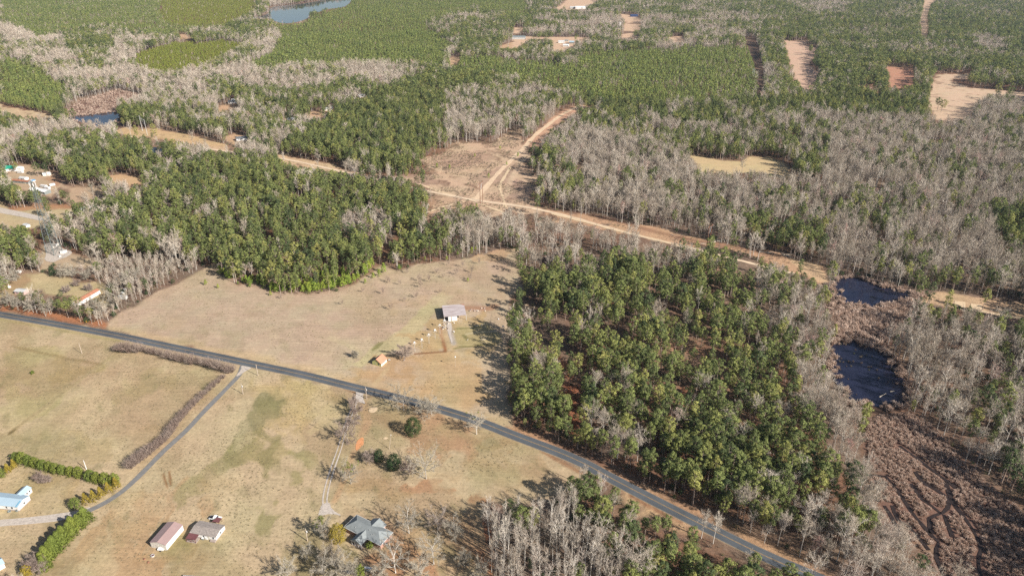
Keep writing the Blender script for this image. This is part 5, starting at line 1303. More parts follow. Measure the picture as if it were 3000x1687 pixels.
for i in range(4):
    a0, b0 = fp[i], fp[(i+1) % 4]; n = max(3, int(np.linalg.norm(b0-a0)/3))
    for k in range(n):
        q = a0+(b0-a0)*k/n; b = MB(); b.bar((*q, 0), (*q, 2.1), .05, n=5); b.build('post', M['steel'], r)
    b = MB(); b.bar((*a0, 2.05), (*b0, 2.05), .03, n=4); b.bar((*a0, 1.0), (*b0, 1.0), .02, n=4); b.build('rail', M['steel'], r)

# small simple buildings farther off
def cot(name, q, rz, L, W, h, rise, wall, roof, label, cat='house', group=None, win=2, z0=0):
    p = G(q); r = empty(name, (*p, 0), rz, label, cat, group); nogo(p, max(L, W)*.5+2.5)
    gable(r, L, W, h, rise, wall, roof, .35, 'x')
    for k in range(win): window(r, -L/2+L*(k+.7)/(win+.4), -W/2, h*.6, .9, 1.0, 'y-')
    door(r, L*.32, -W/2, 1.0, 2.0, 'y-', M['cream']); return r
z7 = lambda *p: Z(0,470,280,*p, sw=2568)
r = cot('farmhouse', z7((300,270))[0], R(-6), 15, 8, 3.4, 2.2, M['white'], M['greenroof'], 'white two-winged house with bright green metal roof', win=4)
gable(r, 5, 8, 3.2, 1.8, M['white'], M['greenroof'], .3, 'y', 0, -3, -4.5, 'wing_wall', 'wing_roof')
gable(r, 8, 5, 3.0, 1.5, M['white'], M['white'], .3, 'x', 0, 9, 2, 'wing_wall', 'wing_roof')
cot('mobile_home', z7((590,600))[0], R(-14), 22, 4.5, 2.6, .6, M['steel'], M['rust'], 'long grey mobile home with rusty roof behind the mast', 'mobile home', win=5)
cot('long_building', z7((1090,860))[0], R(-24), 24, 7, 3.0, .9, M['steel'], M['white'], 'long low building with white roof behind the mast', 'building', win=4)
cot('white_shed', z7((650,520))[0], R(-16), 8, 5, 2.6, 1.0, M['white'], M['paleinsul'], 'white shed above the rusty mobile home', 'shed', win=1)
cot('white_tent', z7((1270,405))[0], R(10), 7, 4, 2.2, 1.6, M['white'], M['white'], 'pale tent-like shelter under the tall pine at the left homestead', 'shelter', win=0)
def camper(q, rz, L, label):
    p = G(q); r = empty('camper_trailer', (*p, 0), rz, label, 'camper'); nogo(p, 6)
    b = MB(); prof = [(-L/2,.5),(-L/2,2.7),(L/2-.6,2.8),(L/2,2.2),(L/2,.6)]
    l_ = [(x_, 1.2, z_) for x_, z_ in prof]; r_ = [(x_, -1.2, z_) for x_, z_ in prof]; b.poly(l_[::-1]); b.poly(r_)
    for i in range(5): j = (i+1) % 5; b.poly([l_[i], l_[j], r_[j], r_[i]])
    b.build('body', M['white'], r)
    for k in range(2): window(r, -L/4+k*L/2.4, -1.2, 1.8, 1.0, .6, 'y-')
    for y_ in (-1.15, 1.15): b = MB(); b.bar((0, y_-.1, .36), (0, y_+.1, .36), .36, n=10); b.build('wheel', M['tyre'], r)
    return r
camper(z7((1190,730))[0], R(-20), 8, 'white camper left of the pair behind the long white roof')
camper(z7((1280,775))[0], R(-20), 7, 'white camper right of the pair behind the long white roof')
camper(z7((1420,690))[0], R(30), 5, 'small rounded white camper among the bare shrubs')
camper(z7((560,345))[0], R(-10), 7, 'pale camper in front of the green-roofed house')
p = G(z7((880,560))[0]); r = empty('swimming_pool', (*p, 0), R(-10), 'round blue above-ground pool seen behind the mast head', 'pool')
b = MB(); b.lathe([(3.2,0),(3.2,1.2),(3.05,1.2),(3.05,1.0)], 20); b.build('wall', M['paleinsul'], r); b = MB(); b.lathe([(3.04,.9),(3.04,1.02)], 20); b.build('water', M['tarp'], r)
cot('long_building', z7((2330,1340))[0], R(28), 17, 6, 3, .9, M['white'], M['white'], 'white-walled building peering out of the pines beside the yard', 'building', win=3)
p = G(Z(0,422,750,(690,735), sw=2575)[0]); car((*p, 0), R(-20), 'dark car parked at the yard edge below the long white roof', M['navy'])
cot('white_shed', T(1,0,(270,830))[0], R(-30), 6, 3.5, 2.0, .5, M['white'], M['paleinsul'], 'small pale shed beside the farm lane left of the mast', 'shed', win=1)
cot('white_shed', T(1,0,(480,850))[0], R(60), 4, 3, 2.0, .5, M['white'], M['white'], 'little white shed in the shrubs left of the mast legs', 'shed', win=0)
# poultry house with rusty roof
z8 = lambda *p: Z(180,820,240,*p)
P0, P1 = G(z8((480,740))[0], 2.8), G(z8((1215,315))[0], 2.8)
u = (P1-P0)/np.linalg.norm(P1-P0); v = np.array([-u[1], u[0]]); L = np.linalg.norm(P1-P0); c = (P0+P1)/2 + v*2.4
r = empty('long_house', (*c, 0), math.atan2(u[1], u[0]), 'long low white house with rusty red roof above the county road', 'house'); nogo(c + u*L*.25, 6); nogo(c - u*L*.25, 5)
gable(r, L-.4, 4.6, 2.8, 1.0, M['white'], M['rust'], .2, 'x')
for k in range(6): window(r, -L/2+2+k*(L-4)/5, -2.3, 1.6, .7, .8, 'y-', frame=M['white'], mat=M['paleinsul'])
camper(z8((1950,600))[0], R(-8), 6.5, 'white camper among the bare hedge trees right of the rusty roof')
appliance((*G(z8((1965,480))[0]), 0), R(60), (2.4, 2.6, 2.6), 'pale tall box in the bare hedge above the white camper', M['cream'])
appliance((*G(z8((2010,350))[0]), 0), R(20), (1.8, 1.8, 2.0), 'small white box highest in the bare hedge', M['white'])
z9 = lambda *p: Z(0,720,420,*p)
cot('pink_shed', z9((400,850))[0], R(-12), 8, 5, 2.4, .8, M['pinkish'], M['paleinsul'], 'pink-walled shed with pale roof in the hedge by the road', 'shed', win=2)
appliance((*G(z9((345,480))[0]), 0), R(10), (3.0, 2.2, 1.6), 'white box on the lawn left of the leaning bare trees', M['white'])
appliance((*G(z9((175,750))[0]), 0), R(30), (1.8, 1.4, 1.2), 'white bin at the foot of the forked bare tree', M['white'])
p = G(z8((812,1400))[0]); r = empty('road_sign', (*p, 0), R(-20), 'yellow warning sign on a post at the roadside hedge corner', 'road sign')
b = MB(); b.bar((0,0,0), (0,0,2.6), .05, n=6); b.build('post', M['steel'], r); b = MB(); b.box((0,-.07,2.3), (.95,.04,.95), 0, tilt=('Y', math.pi/4)); b.build('sign_face', M['yellow'], r)
zh = lambda *p: Z(600,230,500,*p)
far = [('farmhouse', zh((445,375))[0], R(5), 17, 8, 3, 1.6, M['white'], M['darkgrey'], 'white house with dark roof in the pine clearing at left'),
 ('farmhouse', zh((560,930))[0], R(25), 14, 8, 3, 1.8, M['white'], M['darkgrey'], 'white house with dark slate roof beside the corridor'),
 ('farmhouse', zh((1300,645))[0], R(20), 12, 8, 3, 2.0, M['cream'], M['paleinsul'], 'cream house in the pinkish bare trees left of the pine parcel'),
 ('farmhouse', zh((1860,480))[0], R(22), 14, 7, 3, 1.6, M['cream'], M['paleinsul'], 'pale roofed house among tall pines on reddish ground'),
 ('farmhouse', zh((2370,280))[0], R(18), 10, 7, 3, 1.6, M['white'], M['paleinsul'], 'pale house at the end of the lane above the pine parcel'),
 ('farmhouse', zh((2530,105))[0], R(0), 9, 6, 3, 1.5, M['white'], M['tanroof'], 'white house highest in the woods left of the pine parcel'),
 ('white_shed', zh((1250,745))[0], R(-5), 6, 4, 2.4, .8, M['bluroof'], M['bluroof'], 'pale blue shed below the cream house'),
 ('farmhouse', T(0,0,(2350,1020))[0], R(5), 5, 4, 2.6, 1.0, M['white'], M['paleinsul'], 'small outbuilding behind the white house in the clearing'),
 ('farmhouse', Z(380,390,220,(1195,960), sw=2125)[0], R(20), 13, 7, 3, 1.8, M['white'], M['greenroof'], 'white house under pines above the sand lot'),
 ('farmhouse', Z(380,390,220,(1030,1030), sw=2125)[0], R(-30), 9, 6, 2.6, 1.2, M['white'], M['paleinsul'], 'white outbuilding left of the house under the pines'),
 ('white_shed', Z(380,390,220,(420,1120), sw=2125)[0], R(10), 5, 4, 2.2, .8, M['white'], M['paleinsul'], 'pale shed in the shade beside the orange sand lot')]
zf = lambda *p: Z(1500,0,400,*p)
far += [('farmhouse', zf((930,810))[0], R(2), 15, 8, 3.5, 2, M['white'], M['paleinsul'], 'white house with a dark end wall in the far fenced field'),
 ('farmhouse', zf((1020,880))[0], R(-15), 14, 8, 3.5, 2, M['white'], M['white'], 'white house lower in the far fenced field'),
 ('farmhouse', zf((1130,820))[0], R(-10), 12, 8, 3.5, 2, M['steel'], M['bluroof'], 'pale blue roofed house right in the far fenced field'),
 ('warehouse', zf((1300,170))[0], R(3), 42, 16, 6, 3, M['white'], M['white'], 'wide white warehouse at the top of the view'),
 ('warehouse', zf((1150,165))[0], R(3), 22, 12, 5, 2, M['paleinsul'], M['paleinsul'], 'grey roof left of the wide white warehouse'),
 ('farmhouse', zf((130,740))[0], R(-5), 34, 12, 5, 3, M['paleinsul'], M['steel'], 'large pale barn at the left end of the far fields'),
 ('farmhouse', zf((2300,320))[0], R(0), 24, 12, 4, 3, M['navy'], M['navy'], 'dark navy roofed house on pinkish ground near the top'),
 ('farmhouse', zf((1030,790))[0], R(-10), 10, 6, 3, 1.5, M['cream'], M['steel'], 'small house between the others in the far fenced field'),
 ('farmhouse', zf((500,270))[0], R(10), 18, 10, 4, 2, M['pinkish'], M['rust'], 'rusty barn roof in the far pines'),
 ('farmhouse', T(0,2,(1400,140))[0], R(0), 24, 12, 4, 3, M['bluroof'], M['bluroof'], 'pale blue roofed barn in the far pines')]
for f in far: cot(f[0], f[1], f[2], f[3], f[4], f[5], f[6], f[7], f[8], f[9], 'warehouse' if f[0] == 'warehouse' else 'shed' if 'shed' in f[0] else 'house', 'far houses among the woods', win=3)
for q, lb in ((zf((1800,560))[0], 'white silo in the bare trees of the far settlement'), (zf((2030,500))[0], 'grey silo right of the white one in the far settlement')):
    p = G(q); r = empty('silo', (*p, 0), 0, lb, 'silo'); nogo(p, 5); b = MB(); b.lathe([(4,0),(4,10)], 12); b.build('drum', M['white'], r); b = MB(); b.lathe([(4.2,10),(.2,12.5)], 12); b.build('roof', M['paleinsul'], r)
p = G(zh((675,545))[0]); r = empty('tarp_shelter', (*p, 0), 0, 'blue tarpaulin shelter in the pines beyond the corridor', 'shelter'); b = MB(); b.poly([(-5,-3,2),(5,-3,2),(5,3,3),(-5,3,3)]); b.build('tarp', M['tarp'], r)
for x_, y_, hh in ((-4.8,-2.8,2),(4.8,-2.8,2),(4.8,2.8,2.95),(-4.8,2.8,2.95)): b = MB(); b.bar((x_,y_,0),(x_,y_,hh),.08); b.build('post', M['wood'], r)

# poles
def utility_pole(q, h, lb, arm=True, trans=False, mat=None):
    p = G(q); r = empty('utility_pole', (*p, 0), R(-20), lb, 'utility pole', 'roadside utility poles')
    b = MB(); b.bar((0,0,-.5), (0,0,h), .19, .14, 8); b.build('pole', mat or M['wood'], r)
    b = MB(); b.bar((0,0,h), (0,0,h+.35), .05); b.build('insulator', M['paleinsul'], r)
    if trans: b = MB(); b.lathe([(.05,-.5),(.3,-.45),(.3,.35),(.1,.5)], 10, (.42,0,h-1.6)); b.build('transformer', M['paleinsul'], r)
utility_pole((240.3,1035), 7.2, 'pale utility pole alone in the pasture left of the roadside hedge')
utility_pole((712.5,1154), 7.2, 'utility pole with transformer beside the paved driveway', trans=True)
utility_pole((756,1100), 8.0, 'utility pole at the mouth of the paved driveway')
utility_pole((1074.5,1168), 8.1, 'utility pole with transformer at the mouth of the dirt track', trans=True)
utility_pole((901,1584), 7.4, 'utility pole left of the brick house trees', trans=True)
utility_pole((1697,1417), 8.5, 'utility pole hidden against the pine clump south of the road')
utility_pole((253.5,1374), 5.6, 'white pole standing in the gap of the clipped hedge', mat=M['white'])
p = G(Z(700,1040,740,(1520,950), sw=2553)[0]); r = empty('leaning_pole', (*p, 0), 0, 'thin pale pole with wire stay on the lawn above the dark evergreens', 'pole')
b = MB(); b.bar((0,0,0), (1.2,1.4,8.2), .12, .07); b.build('shaft', M['wood'], r); b = MB(); b.lathe([(.1,-.2),(.25,0),(.1,.2)], 8, (1.2,1.4,8.3)); b.build('cap', M['white'], r)
def hframe(qa, qb, h, lb, mat=None):
    a0, b0 = G(qa), G(qb); c_ = (a0+b0)/2; d = (b0-a0)/2; e = d/np.linalg.norm(d)
    r = empty('transmission_pylon', (*c_, 0), 0, lb, 'pylon', 'wooden pylons of the power line')
    for s_ in (-1, 1): b = MB(); b.bar((*(d*s_), -.5), (*(d*s_), h), .32, .2, 8); b.build('pole', mat or M['rustpole'], r)
    b = MB(); b.bar((*(-d-e*3.2), h-1.5), (*(d+e*3.2), h-1.5), .16, n=6); b.build('crossarm', mat or M['rustpole'], r)
    b = MB(); b.bar((*(-d), h-8), (*d, h-2), .1, n=5); b.bar((*d, h-8), (*(-d), h-2), .1, n=5); b.build('brace', M['paleinsul'], r)
    for t_ in (-1.6, 0, 1.6):
        q = e*(np.linalg.norm(d)*t_+t_); b = MB(); b.bar((q[0], q[1], h-1.6), (q[0], q[1], h-3.0), .09); b.build('insulator', M['paleinsul'], r)
zy = lambda *p: Z(1300,520,260,*p, sw=2355)
hframe(zy((968,690))[0], zy((1036,640))[0], 22, 'brown two-legged pylon where the cleared corridors meet')
hframe(T(1,2,(1960,1025))[0], T(1,2,(1985,1008))[0], 19, 'brown two-legged pylon before the grey bare wood at right')
hframe(T(0,0,(1435,1320))[0], T(0,0,(1483,1358))[0], 21, 'pale and brown two-legged pylon on the left corridor', M['paleinsul'])
hframe(T(0,2,(2400,430))[0], T(0,2,(2425,440))[0], 20, 'distant pylon at the head of the narrow cut lane')
hframe(T(0,2,(2410,800))[0], T(0,2,(2425,806))[0], 20, 'distant pylon at the left edge of the narrow cut lane', M['paleinsul'])
# woodland edge logs and pond logs
rr = np.random.default_rng(12); LOGW = GW(T(1,2,(1600,905),(2000,1000),(2100,970),(2575,1085),(2880,1150)))
for i in range(16):
    t = rr.random(); k_ = min(3, int(t*4)); q = LOGW[k_] + (LOGW[k_+1]-LOGW[k_])*(t*4-k_) + rr.normal(size=2)*2.0; ll = 5+7*rr.random(); az = R(-25)+rr.normal()*.45
    b = MB(); b.bar((-ll/2,0,.3), (ll/2,0,.35), .26, .13, 6)
    if i % 2: b.bar((0,0,.3), (1.2,1.0,.8), .1, .04, 5)
    o = b.build('fallen_log', M['log'], None, (*q, .05)); o.rotation_euler.z = az; tag(o, 'bleached fallen log at the foot of the grey bare wood', 'log', 'fallen logs along the corridor edge')
for q0, q1, lb in ((T(2,3,(1120,1098))[0], T(2,3,(1185,1062))[0], 'longer pale log floating in the lower pond'), (T(2,3,(1228,1045))[0], T(2,3,(1265,1036))[0], 'shorter pale log floating in the lower pond')):
    a0, b0 = G(q0), G(q1); b = MB(); b.bar((*a0, .3), (*b0, .3), .3, .18, 6); o = b.build('floating_log', M['log'], None); tag(o, lb, 'log')

# ------------------------------------------------------------------ planting the woods
TX = []; TY = []; TH = []; TK = []; TB = []; TST = []
for (y0, y1, s, lod) in bands:
    X, Y = wedge(y0, y1, s)
    r = rng.random(len(X)); r2 = rng.random(len(X)); r3 = rng.random(len(X))
    px, py = PX(X, Y, 11.0)
    pf, st = stand_at(px + (fbm(X, Y, 18 if lod < 2 else 45, 7)-.5)*(28 if lod < 2 else 46), py + (fbm(X, Y, 18 if lod < 2 else 45, 9)-.5)*(16 if lod < 2 else 22))
    amp = np.where((st == 1) | (st == 3), .45, np.maximum(.55 if lod < 2 else 1.0, 1.7*(1-np.abs(2*pf-1)))); amp = np.where((pf > .89) & (st != 1), .22, amp); amp = np.where((pf > .96) | (st == 2), .1, amp)
    p = np.clip(pf + (fbm(X, Y, 30, 13)-.5)*amp + (fbm(X, Y, 90, 15)-.5)*amp*1.3, 0, 1)
    pine = r < p
    h = np.where(pine, 11.5 + 11*r2, 11 + 10.5*r2)
    h = h*(.82+.36*fbm(X, Y, 60, 19)); h = np.where(pine & (st == 1), (8 + 6.5*r2)*(.75+.6*fbm(X, Y, 70, 27)), h); h = np.where(pine & (st == 3), 7.5 + 2*r2, h)
    h = np.where(pine & (st == 4), np.where(r3 < .72, 5+4*r2, 14+5*r2), h)
    h = np.where(~pine & (st == 2), 18+6*r2, h); h = np.where(st == 5, 6.5+5*r2, h); h = np.where(~pine & ((st == 1) | (st == 3)), 9+3*r2, h)
    h = np.where((lod == 0) & (st == 0) & (r3 < .18), h*.62, h)
    ok = free_of(X, Y, h)
    tx_, ty_ = PX(X, Y, h*.75)
    for poly, f_, s_ in STANDS:
        if s_ == 3: ok &= ~(inside(tx_, ty_, poly) & (st != 3))
    thin = inside(px, py, D((1310,560),(1420,540),(1900,630),(1930,700),(1850,770),(1700,820),(1560,830),(1440,880),(1310,860)))
    gap = fbm(X, Y, 16, 17) < np.where(thin, .44, np.where(st == 0, .31, .22))      # natural gaps
    keep = ok & ~gap & ~((st == 0) & (rng.random(len(X)) < (.12 if lod else .18)))
    for L_, a_ in ((TX, X), (TY, Y), (TH, h), (TK, pine), (TB, np.full(len(X), lod)), (TST, st)): L_.append(a_[keep])
TX, TY, TH, TK, TB, TST = [np.concatenate(a_) for a_ in (TX, TY, TH, TK, TB, TST)]
px, py = PX(TX, TY, TH*.8)
inframe = (px > -30) & (px < 3030) & (py > -20) & (py < 1720)
dist = np.sqrt(TX**2+TY**2+CAMH**2)
print('trees', len(TX), 'pines', TK.sum(), 'by band', np.bincount(TB))

REG = [(D((1180,1230),(1440,1240),(1480,1330),(1650,1460),(1180,1460)), 'the tall grey bottom wood'),
 (D((1420,1180),(1700,1300),(2060,1460),(1560,1460),(1440,1330)), 'the green strip below the road'),
 (D((2100,680),(2600,700),(2600,1460),(2500,1300),(2290,1030)), 'the wood right of the ponds'),
 (D((1880,680),(2100,700),(2290,1000),(2380,1460),(2200,1460),(2100,1200),(1980,980)), 'the fringe left of the ponds'),
 (D((1260,900),(1460,900),(1480,1130),(1260,1100)), 'the block beside the hay field'),
 (D((1440,800),(2060,800),(2250,1300),(1800,1300),(1440,1120)), 'the big wood beside the marsh'),
 (D((1450,1100),(2250,1300),(2300,1460),(1950,1460)), 'the wood edge above the road'),
 (D((1260,520),(1950,560),(1950,820),(1260,920)), 'the open wood below the corridor'),
 (D((540,480),(1010,480),(1010,760),(540,760)), 'the block above the hay field'),
 (D((-50,560),(540,360),(540,700),(-50,840)), 'the woods round the lattice mast')]
def region(x, y):
    for P, t in REG:
        if inside(np.array([x]), np.array([y]), P)[0]:
            P = np.array(P); a_, b_ = P.min(0), P.max(0); b_ = np.minimum(b_, (3000, 1687)); a_ = np.maximum(a_, 0)
            u = int(min(3, max(0, (x-a_[0])/(b_[0]-a_[0])*4))); v = int(min(3, max(0, (y-a_[1])/(b_[1]-a_[1])*4)))
            return t, ('top', 'upper', 'lower', 'bottom')[v] + ' ' + ('left', 'centre left', 'centre right', 'right')[u]
    return 'the far woods', 'near side'
def ntree(kind, ms, x, y, h, h0, label, cat, group, name, part2='crown', sxy=1.0, rz=None):
    r = empty(name, (x, y, 0), random.random()*6.283 if rz is None else rz, label, cat, group)
    k = h/h0; r.scale = (k*sxy, k*sxy, k)
    link('trunk', ms[0], r); link(part2, ms[1], r); return r
PNm = [(mk('trunk', t, M['pbark']), mk('crown', c_, M['needles'])) for t, c_ in PN]
BNm = [(mk('trunk', t, M['bark']), mk('crown', c_, M['twigs'])) for t, c_ in BN]
BTm = [(mk('trunk', t, M['bark']), mk('crown', c_, M['twigs'])) for t, c_ in BT]
YPm = [(mk('trunk', t, M['pbark']), mk('crown', c_, M['young'])) for t, c_ in YP]
single = np.zeros(len(TX), bool)
ADJ_P = ['tall', 'leaning', 'slender', 'broad', 'medium', 'full-crowned', 'ragged', 'rounded']
for pine in (True, False):
    idx = np.where((TK == pine) & inframe & (TB == 0))[0]
    idx = idx[np.argsort(dist[idx])][:296]; single[idx] = True
    for i in idx:
        qx, qy = PX(TX[i], TY[i], TH[i]*.7); reg, pos = region(float(qx), float(qy)); st = TST[i]
        hh = TH[i]; size = ('low' if hh < 12 else 'short' if hh < 15 else 'medium' if hh < 17.5 else 'tall' if hh < 20 else 'towering'); wf = random.uniform(.82, 1.22); size += ' broad' if wf > 1.08 else ' narrow' if wf < .95 else ''
        where = ' at the %s of %s' % (pos, reg)
        if pine:
            if TH[i] < 9.5 and st == 4: ntree(0, random.choice(YPm), TX[i], TY[i], TH[i], 7, 'bright young pine' + where, 'pine tree', 'young pines of ' + reg, 'young_pine')
            else: ntree(0, random.choice(PNm), TX[i], TY[i], TH[i], 20, size + ' green pine' + where, 'pine tree', 'pines of ' + reg, 'pine_tree', sxy=(1.25 if TH[i] < 13 else 1.05)*wf)
        else:
            tall = st == 2
            ntree(0, random.choice(BTm if tall else BNm), TX[i], TY[i], TH[i], 21 if tall else 18, size + ' leafless tree' + where, 'bare tree', 'bare trees of ' + reg, 'bare_tree', sxy=(1.2 if TH[i] < 11 else 1)*wf)
CV = {'pm': variants('pine_mid', PM, M['pbark'], M['needles']), 'pp': variants('plantation_mid', PP, M['pbark'], M['plant']), 'yp': variants('young_mid', YP, M['pbark'], M['young']),
      'bm': variants('bare_mid', BM, M['bark'], M['twigs']), 'bt': variants('bare_tall', BT[:4], M['bark'], M['twigs']),
      'pf': variants('pine_far', PF, M['pbark'], M['needles']), 'ppf': variants('plantation_far', PPF, M['pbark'], M['plant']), 'ppy': variants('plantation_far_young', PPF, M['pbark'], M['yellowgreen']), 'bf': variants('bare_far', BF, M['bark'], M['twigs'])}
def emit(name, mask, key, nv, h0, label, grow=1.0, sx=1.0):
    m = mask & ~single; n = m.sum()
    if not n: return
    k = TH[m]/h0*grow; w = k*sx*(.85+.35*rng.random(n))
    stuff(name, np.stack([TX[m], TY[m], np.zeros(n)], 1), rng.random(n)*6.283, np.stack([w, w, k], 1), rng.integers(0, nv, n), CV[key], label)
near = TB <= 1
grown = (TST == 0) | (TST == 2) | (TST >= 4)
emit('pine_woods', TK & near & grown & ((TST != 4) | (TH > 10)), 'pm', 8, 20, 'green pine woods filling the middle of the view', sx=1.05)
emit('young_pine_stand', TK & (TB == 0) & (TST == 4) & (TH <= 10), 'yp', 4, 7, 'bright young pines along the upper edge of the hay field')
emit('pine_plantation', TK & near & ~grown, 'pp', 4, 12, 'even pine plantation in the middle distance')
emit('bare_woods', ~TK & near & (TST != 2), 'bm', 6, 18, 'grey leafless woods filling the middle of the view')
emit('bare_woods', ~TK & near & (TST == 2), 'bt', 4, 21, 'tall grey leafless wood at the bottom')
emit('far_pine_woods', TK & ~near & grown, 'pf', 4, 19, 'dark green pine woods toward the top of the view', 1.0, 1.25)
emit('far_pine_plantation', TK & ~near & (TST == 1), 'ppf', 3, 12, 'even green pine plantations toward the top of the view', 1.0, 1.35)
emit('far_young_plantation', TK & ~near & (TST == 3), 'ppy', 3, 12, 'yellow-green young plantation patch at upper left', 1.0, 1.7)
emit('far_bare_woods', ~TK & ~near, 'bf', 4, 18, 'pinkish grey leafless woods toward the top of the view', 1.0, 1.3)

# undergrowth, marsh shrubs and corridor scrub
CV['br'] = variants1('brush', [clump_parts(800+i, 1.8, 1.5, 34, .045, .55) for i in range(4)], M['brush'])
CV['ms'] = variants1('marsh_clump', [clump_parts(820+i, 1.4, 1.1, 46, .085, .42) for i in range(5)], M['marsh'])
CV['eg'] = variants('understory_evergreen', [ever_parts(840+i, 3.5, 1.7, 10, .8, 16, .3, 'dome') for i in range(3)], M['pbark'], M['dark_ever'])
def strew(name, X, Y, z, smin, smax, key, nv, label):
    n = len(X)
    if not n: return
    k = smin + (smax-smin)*rng.random(n)**1.5; w = k*(.8+.5*rng.random(n))
    stuff(name, np.stack([X, Y, np.full(n, z)], 1), rng.random(n)*6.283, np.stack([w, w, k], 1), rng.integers(0, nv, n), CV[key], label)
X, Y = wedge(195, 900, 4.2, 1.05)
ok = np.ones(len(X), bool)
for nm, W in OPENW.items():
    if not nm.startswith('understory'): ok &= ~inside(X, Y, W)
for W in list(WATW.values())+list(MARW.values()): ok &= ~inside(X, Y, W)
ok &= seg_dist(X, Y, ROAD, False) > 7.5
for q in NOGO: ok &= np.hypot(X-q[0], Y-q[1]) > q[2]
ok &= fbm(X, Y, 20, 131) > .38
ev = rng.random(len(X)) < .10
strew('undergrowth', X[ok & ~ev], Y[ok & ~ev], 0, .5, 1.5, 'br', 4, 'brown leafless undergrowth on the forest floor')
strew('evergreen_undergrowth', X[ok & ev], Y[ok & ev], 0, .5, 1.3, 'eg', 3, 'dark evergreen shrubs beneath the leafless trees')
CHALL = [c for c in CHW]
for k_, (nm, s, z, lo, hi) in {'m1': ('marsh_shrubs', 1.9, .1, .8, 2.7), 'm2': ('marsh_shrubs', 1.25, .05, .5, 1.15), 'm3': ('marsh_shrubs', 2.8, .1, .7, 1.6)}.items():
    W = MARW[k_]; x0, y0 = W.min(0); x1, y1 = W.max(0)
    X, Y = np.meshgrid(np.arange(x0, x1, s), np.arange(y0, y1, s)); X = X.ravel() + (rng.random(X.size)-.5)*s; Y = Y.ravel() + (rng.random(Y.size)-.5)*s
    ok = inside(X + (fbm(X, Y, 8, 3)-.5)*4, Y, W)
    for Wt in WATW.values(): ok &= ~inside(X, Y, Wt)
    if k_ == 'm2':
        for c_ in CHALL: ok &= seg_dist(X, Y, c_, False) > 1.2+1.6*fbm(X, Y, 7, 77)
    ok &= fbm(X, Y, 5, 141) > (.42 if k_ == 'm3' else .20)
    strew(nm, X[ok], Y[ok], z, lo, hi, 'ms', 5, {'m1': 'brown buttonbush thicket between the two dark ponds', 'm2': 'brown marsh shrubs covering the lower right corner', 'm3': 'reddish brown marsh above the blue pool at upper left'}[k_])
for k_ in ('pond', 'mill_pond', 'swamp_pool'):
    W = smooth(WATW[k_], 2); P_ = np.repeat(W, 9 if k_ != 'swamp_pool' else 4, 0); P_ = P_ + rng.normal(size=P_.shape)*np.array([2.4, 2.6]); ok = fbm(P_[:,0], P_[:,1], 9, 171) > .36
    strew('shore_shrubs', P_[ok, 0], P_[ok, 1], .05, .6, 2.2, 'ms', 5, 'ragged brown shrubs along the shore of the ' + {'pond': 'upper dark pond', 'mill_pond': 'lower dark pond', 'swamp_pool': 'blue pool at upper left'}[k_])
# tussocks standing in the lower pond
rr = np.random.default_rng(44)
tus = T(2,3,(690,575),(715,570),(735,572),(780,575),(820,570),(930,585),(950,600),(975,598),(985,575),(735,715),(720,745),(755,750),(650,765),(670,760),(810,745),(830,745),(855,745),(930,700),(945,690),(990,680),(1045,690),(938,760),(790,790),(835,790),(728,825),(1015,830),(1010,803),(1038,795),(1095,830),(1110,912),(805,920),(888,1075),(1220,775),(1240,800),(1260,840),(1295,830),(1245,820),(880,628),(865,665))
tm = mk('marsh_tussock', clump_parts(870, .9, .8, 50, .06, .35), M['brush'])
for i, q in enumerate(tus):
    p = G(q); o = link('marsh_tussock', tm, None, (*p, .1)); k = .5+.8*rr.random(); o.scale = (k, k, k); o.rotation_euler.z = i
    tag(o, 'brown tussock poking out of the lower dark pond', 'tussock', 'tussocks standing in the lower pond')
# straw tufts standing in the rough grass
M['tuft'] = leafy('straw_tuft', [(0.0, (.30,.25,.15)), (0.5, (.42,.35,.235)), (1.0, (.31,.28,.155))], 0.35, vlo=.75)
CV['tf'] = variants1('grass_tuft', [clump_parts(880+i, .19, .50, 12, .05, .20, .35) for i in range(4)], M['tuft'])
for key, s_, lo, dens in (('pasture', 1.7, .45, 1.0), ('hay_field', 2.3, .5, .8), ('lawn', 2.6, .5, .8), ('home_b', 2.6, .5, .8)):
    W = OPENW[key]; x0, y0 = W.min(0); x1, y1 = W.max(0)
    X, Y = np.meshgrid(np.arange(x0, x1, s_), np.arange(y0, y1, s_)); X = X.ravel() + (rng.random(X.size)-.5)*s_; Y = Y.ravel() + (rng.random(Y.size)-.5)*s_
    a_ = PX(X, Y, 0.0)
    ok = (a_[0] > -60) & (a_[0] < 3060) & (a_[1] < 1740) & inside(X, Y, W) & (rng.random(len(X)) < np.clip((fbm(X*.8+Y*.5, Y*.6-X*.4, 16, 181, 4)-lo+.08)*6, .04, .9)*dens)
    ok &= (seg_dist(X, Y, ROAD, False) > 5) & (seg_dist(X, Y, smooth(GW(DRIVE_PX), 3, False), False) > 2.4) & (seg_dist(X, Y, smooth(GW(DRIVE2_PX), 3, False), False) > 3) & (seg_dist(X, Y, trk, False) > 1.8)
    for q in NOGO: ok &= np.hypot(X-q[0], Y-q[1]) > q[2]*.8
    strew('grass_tufts', X[ok], Y[ok], 0, .5, 1.3, 'tf', 4, 'dry grass tufts across the ' + key.replace('_', ' ').replace('home b', 'yard left of the mast'))
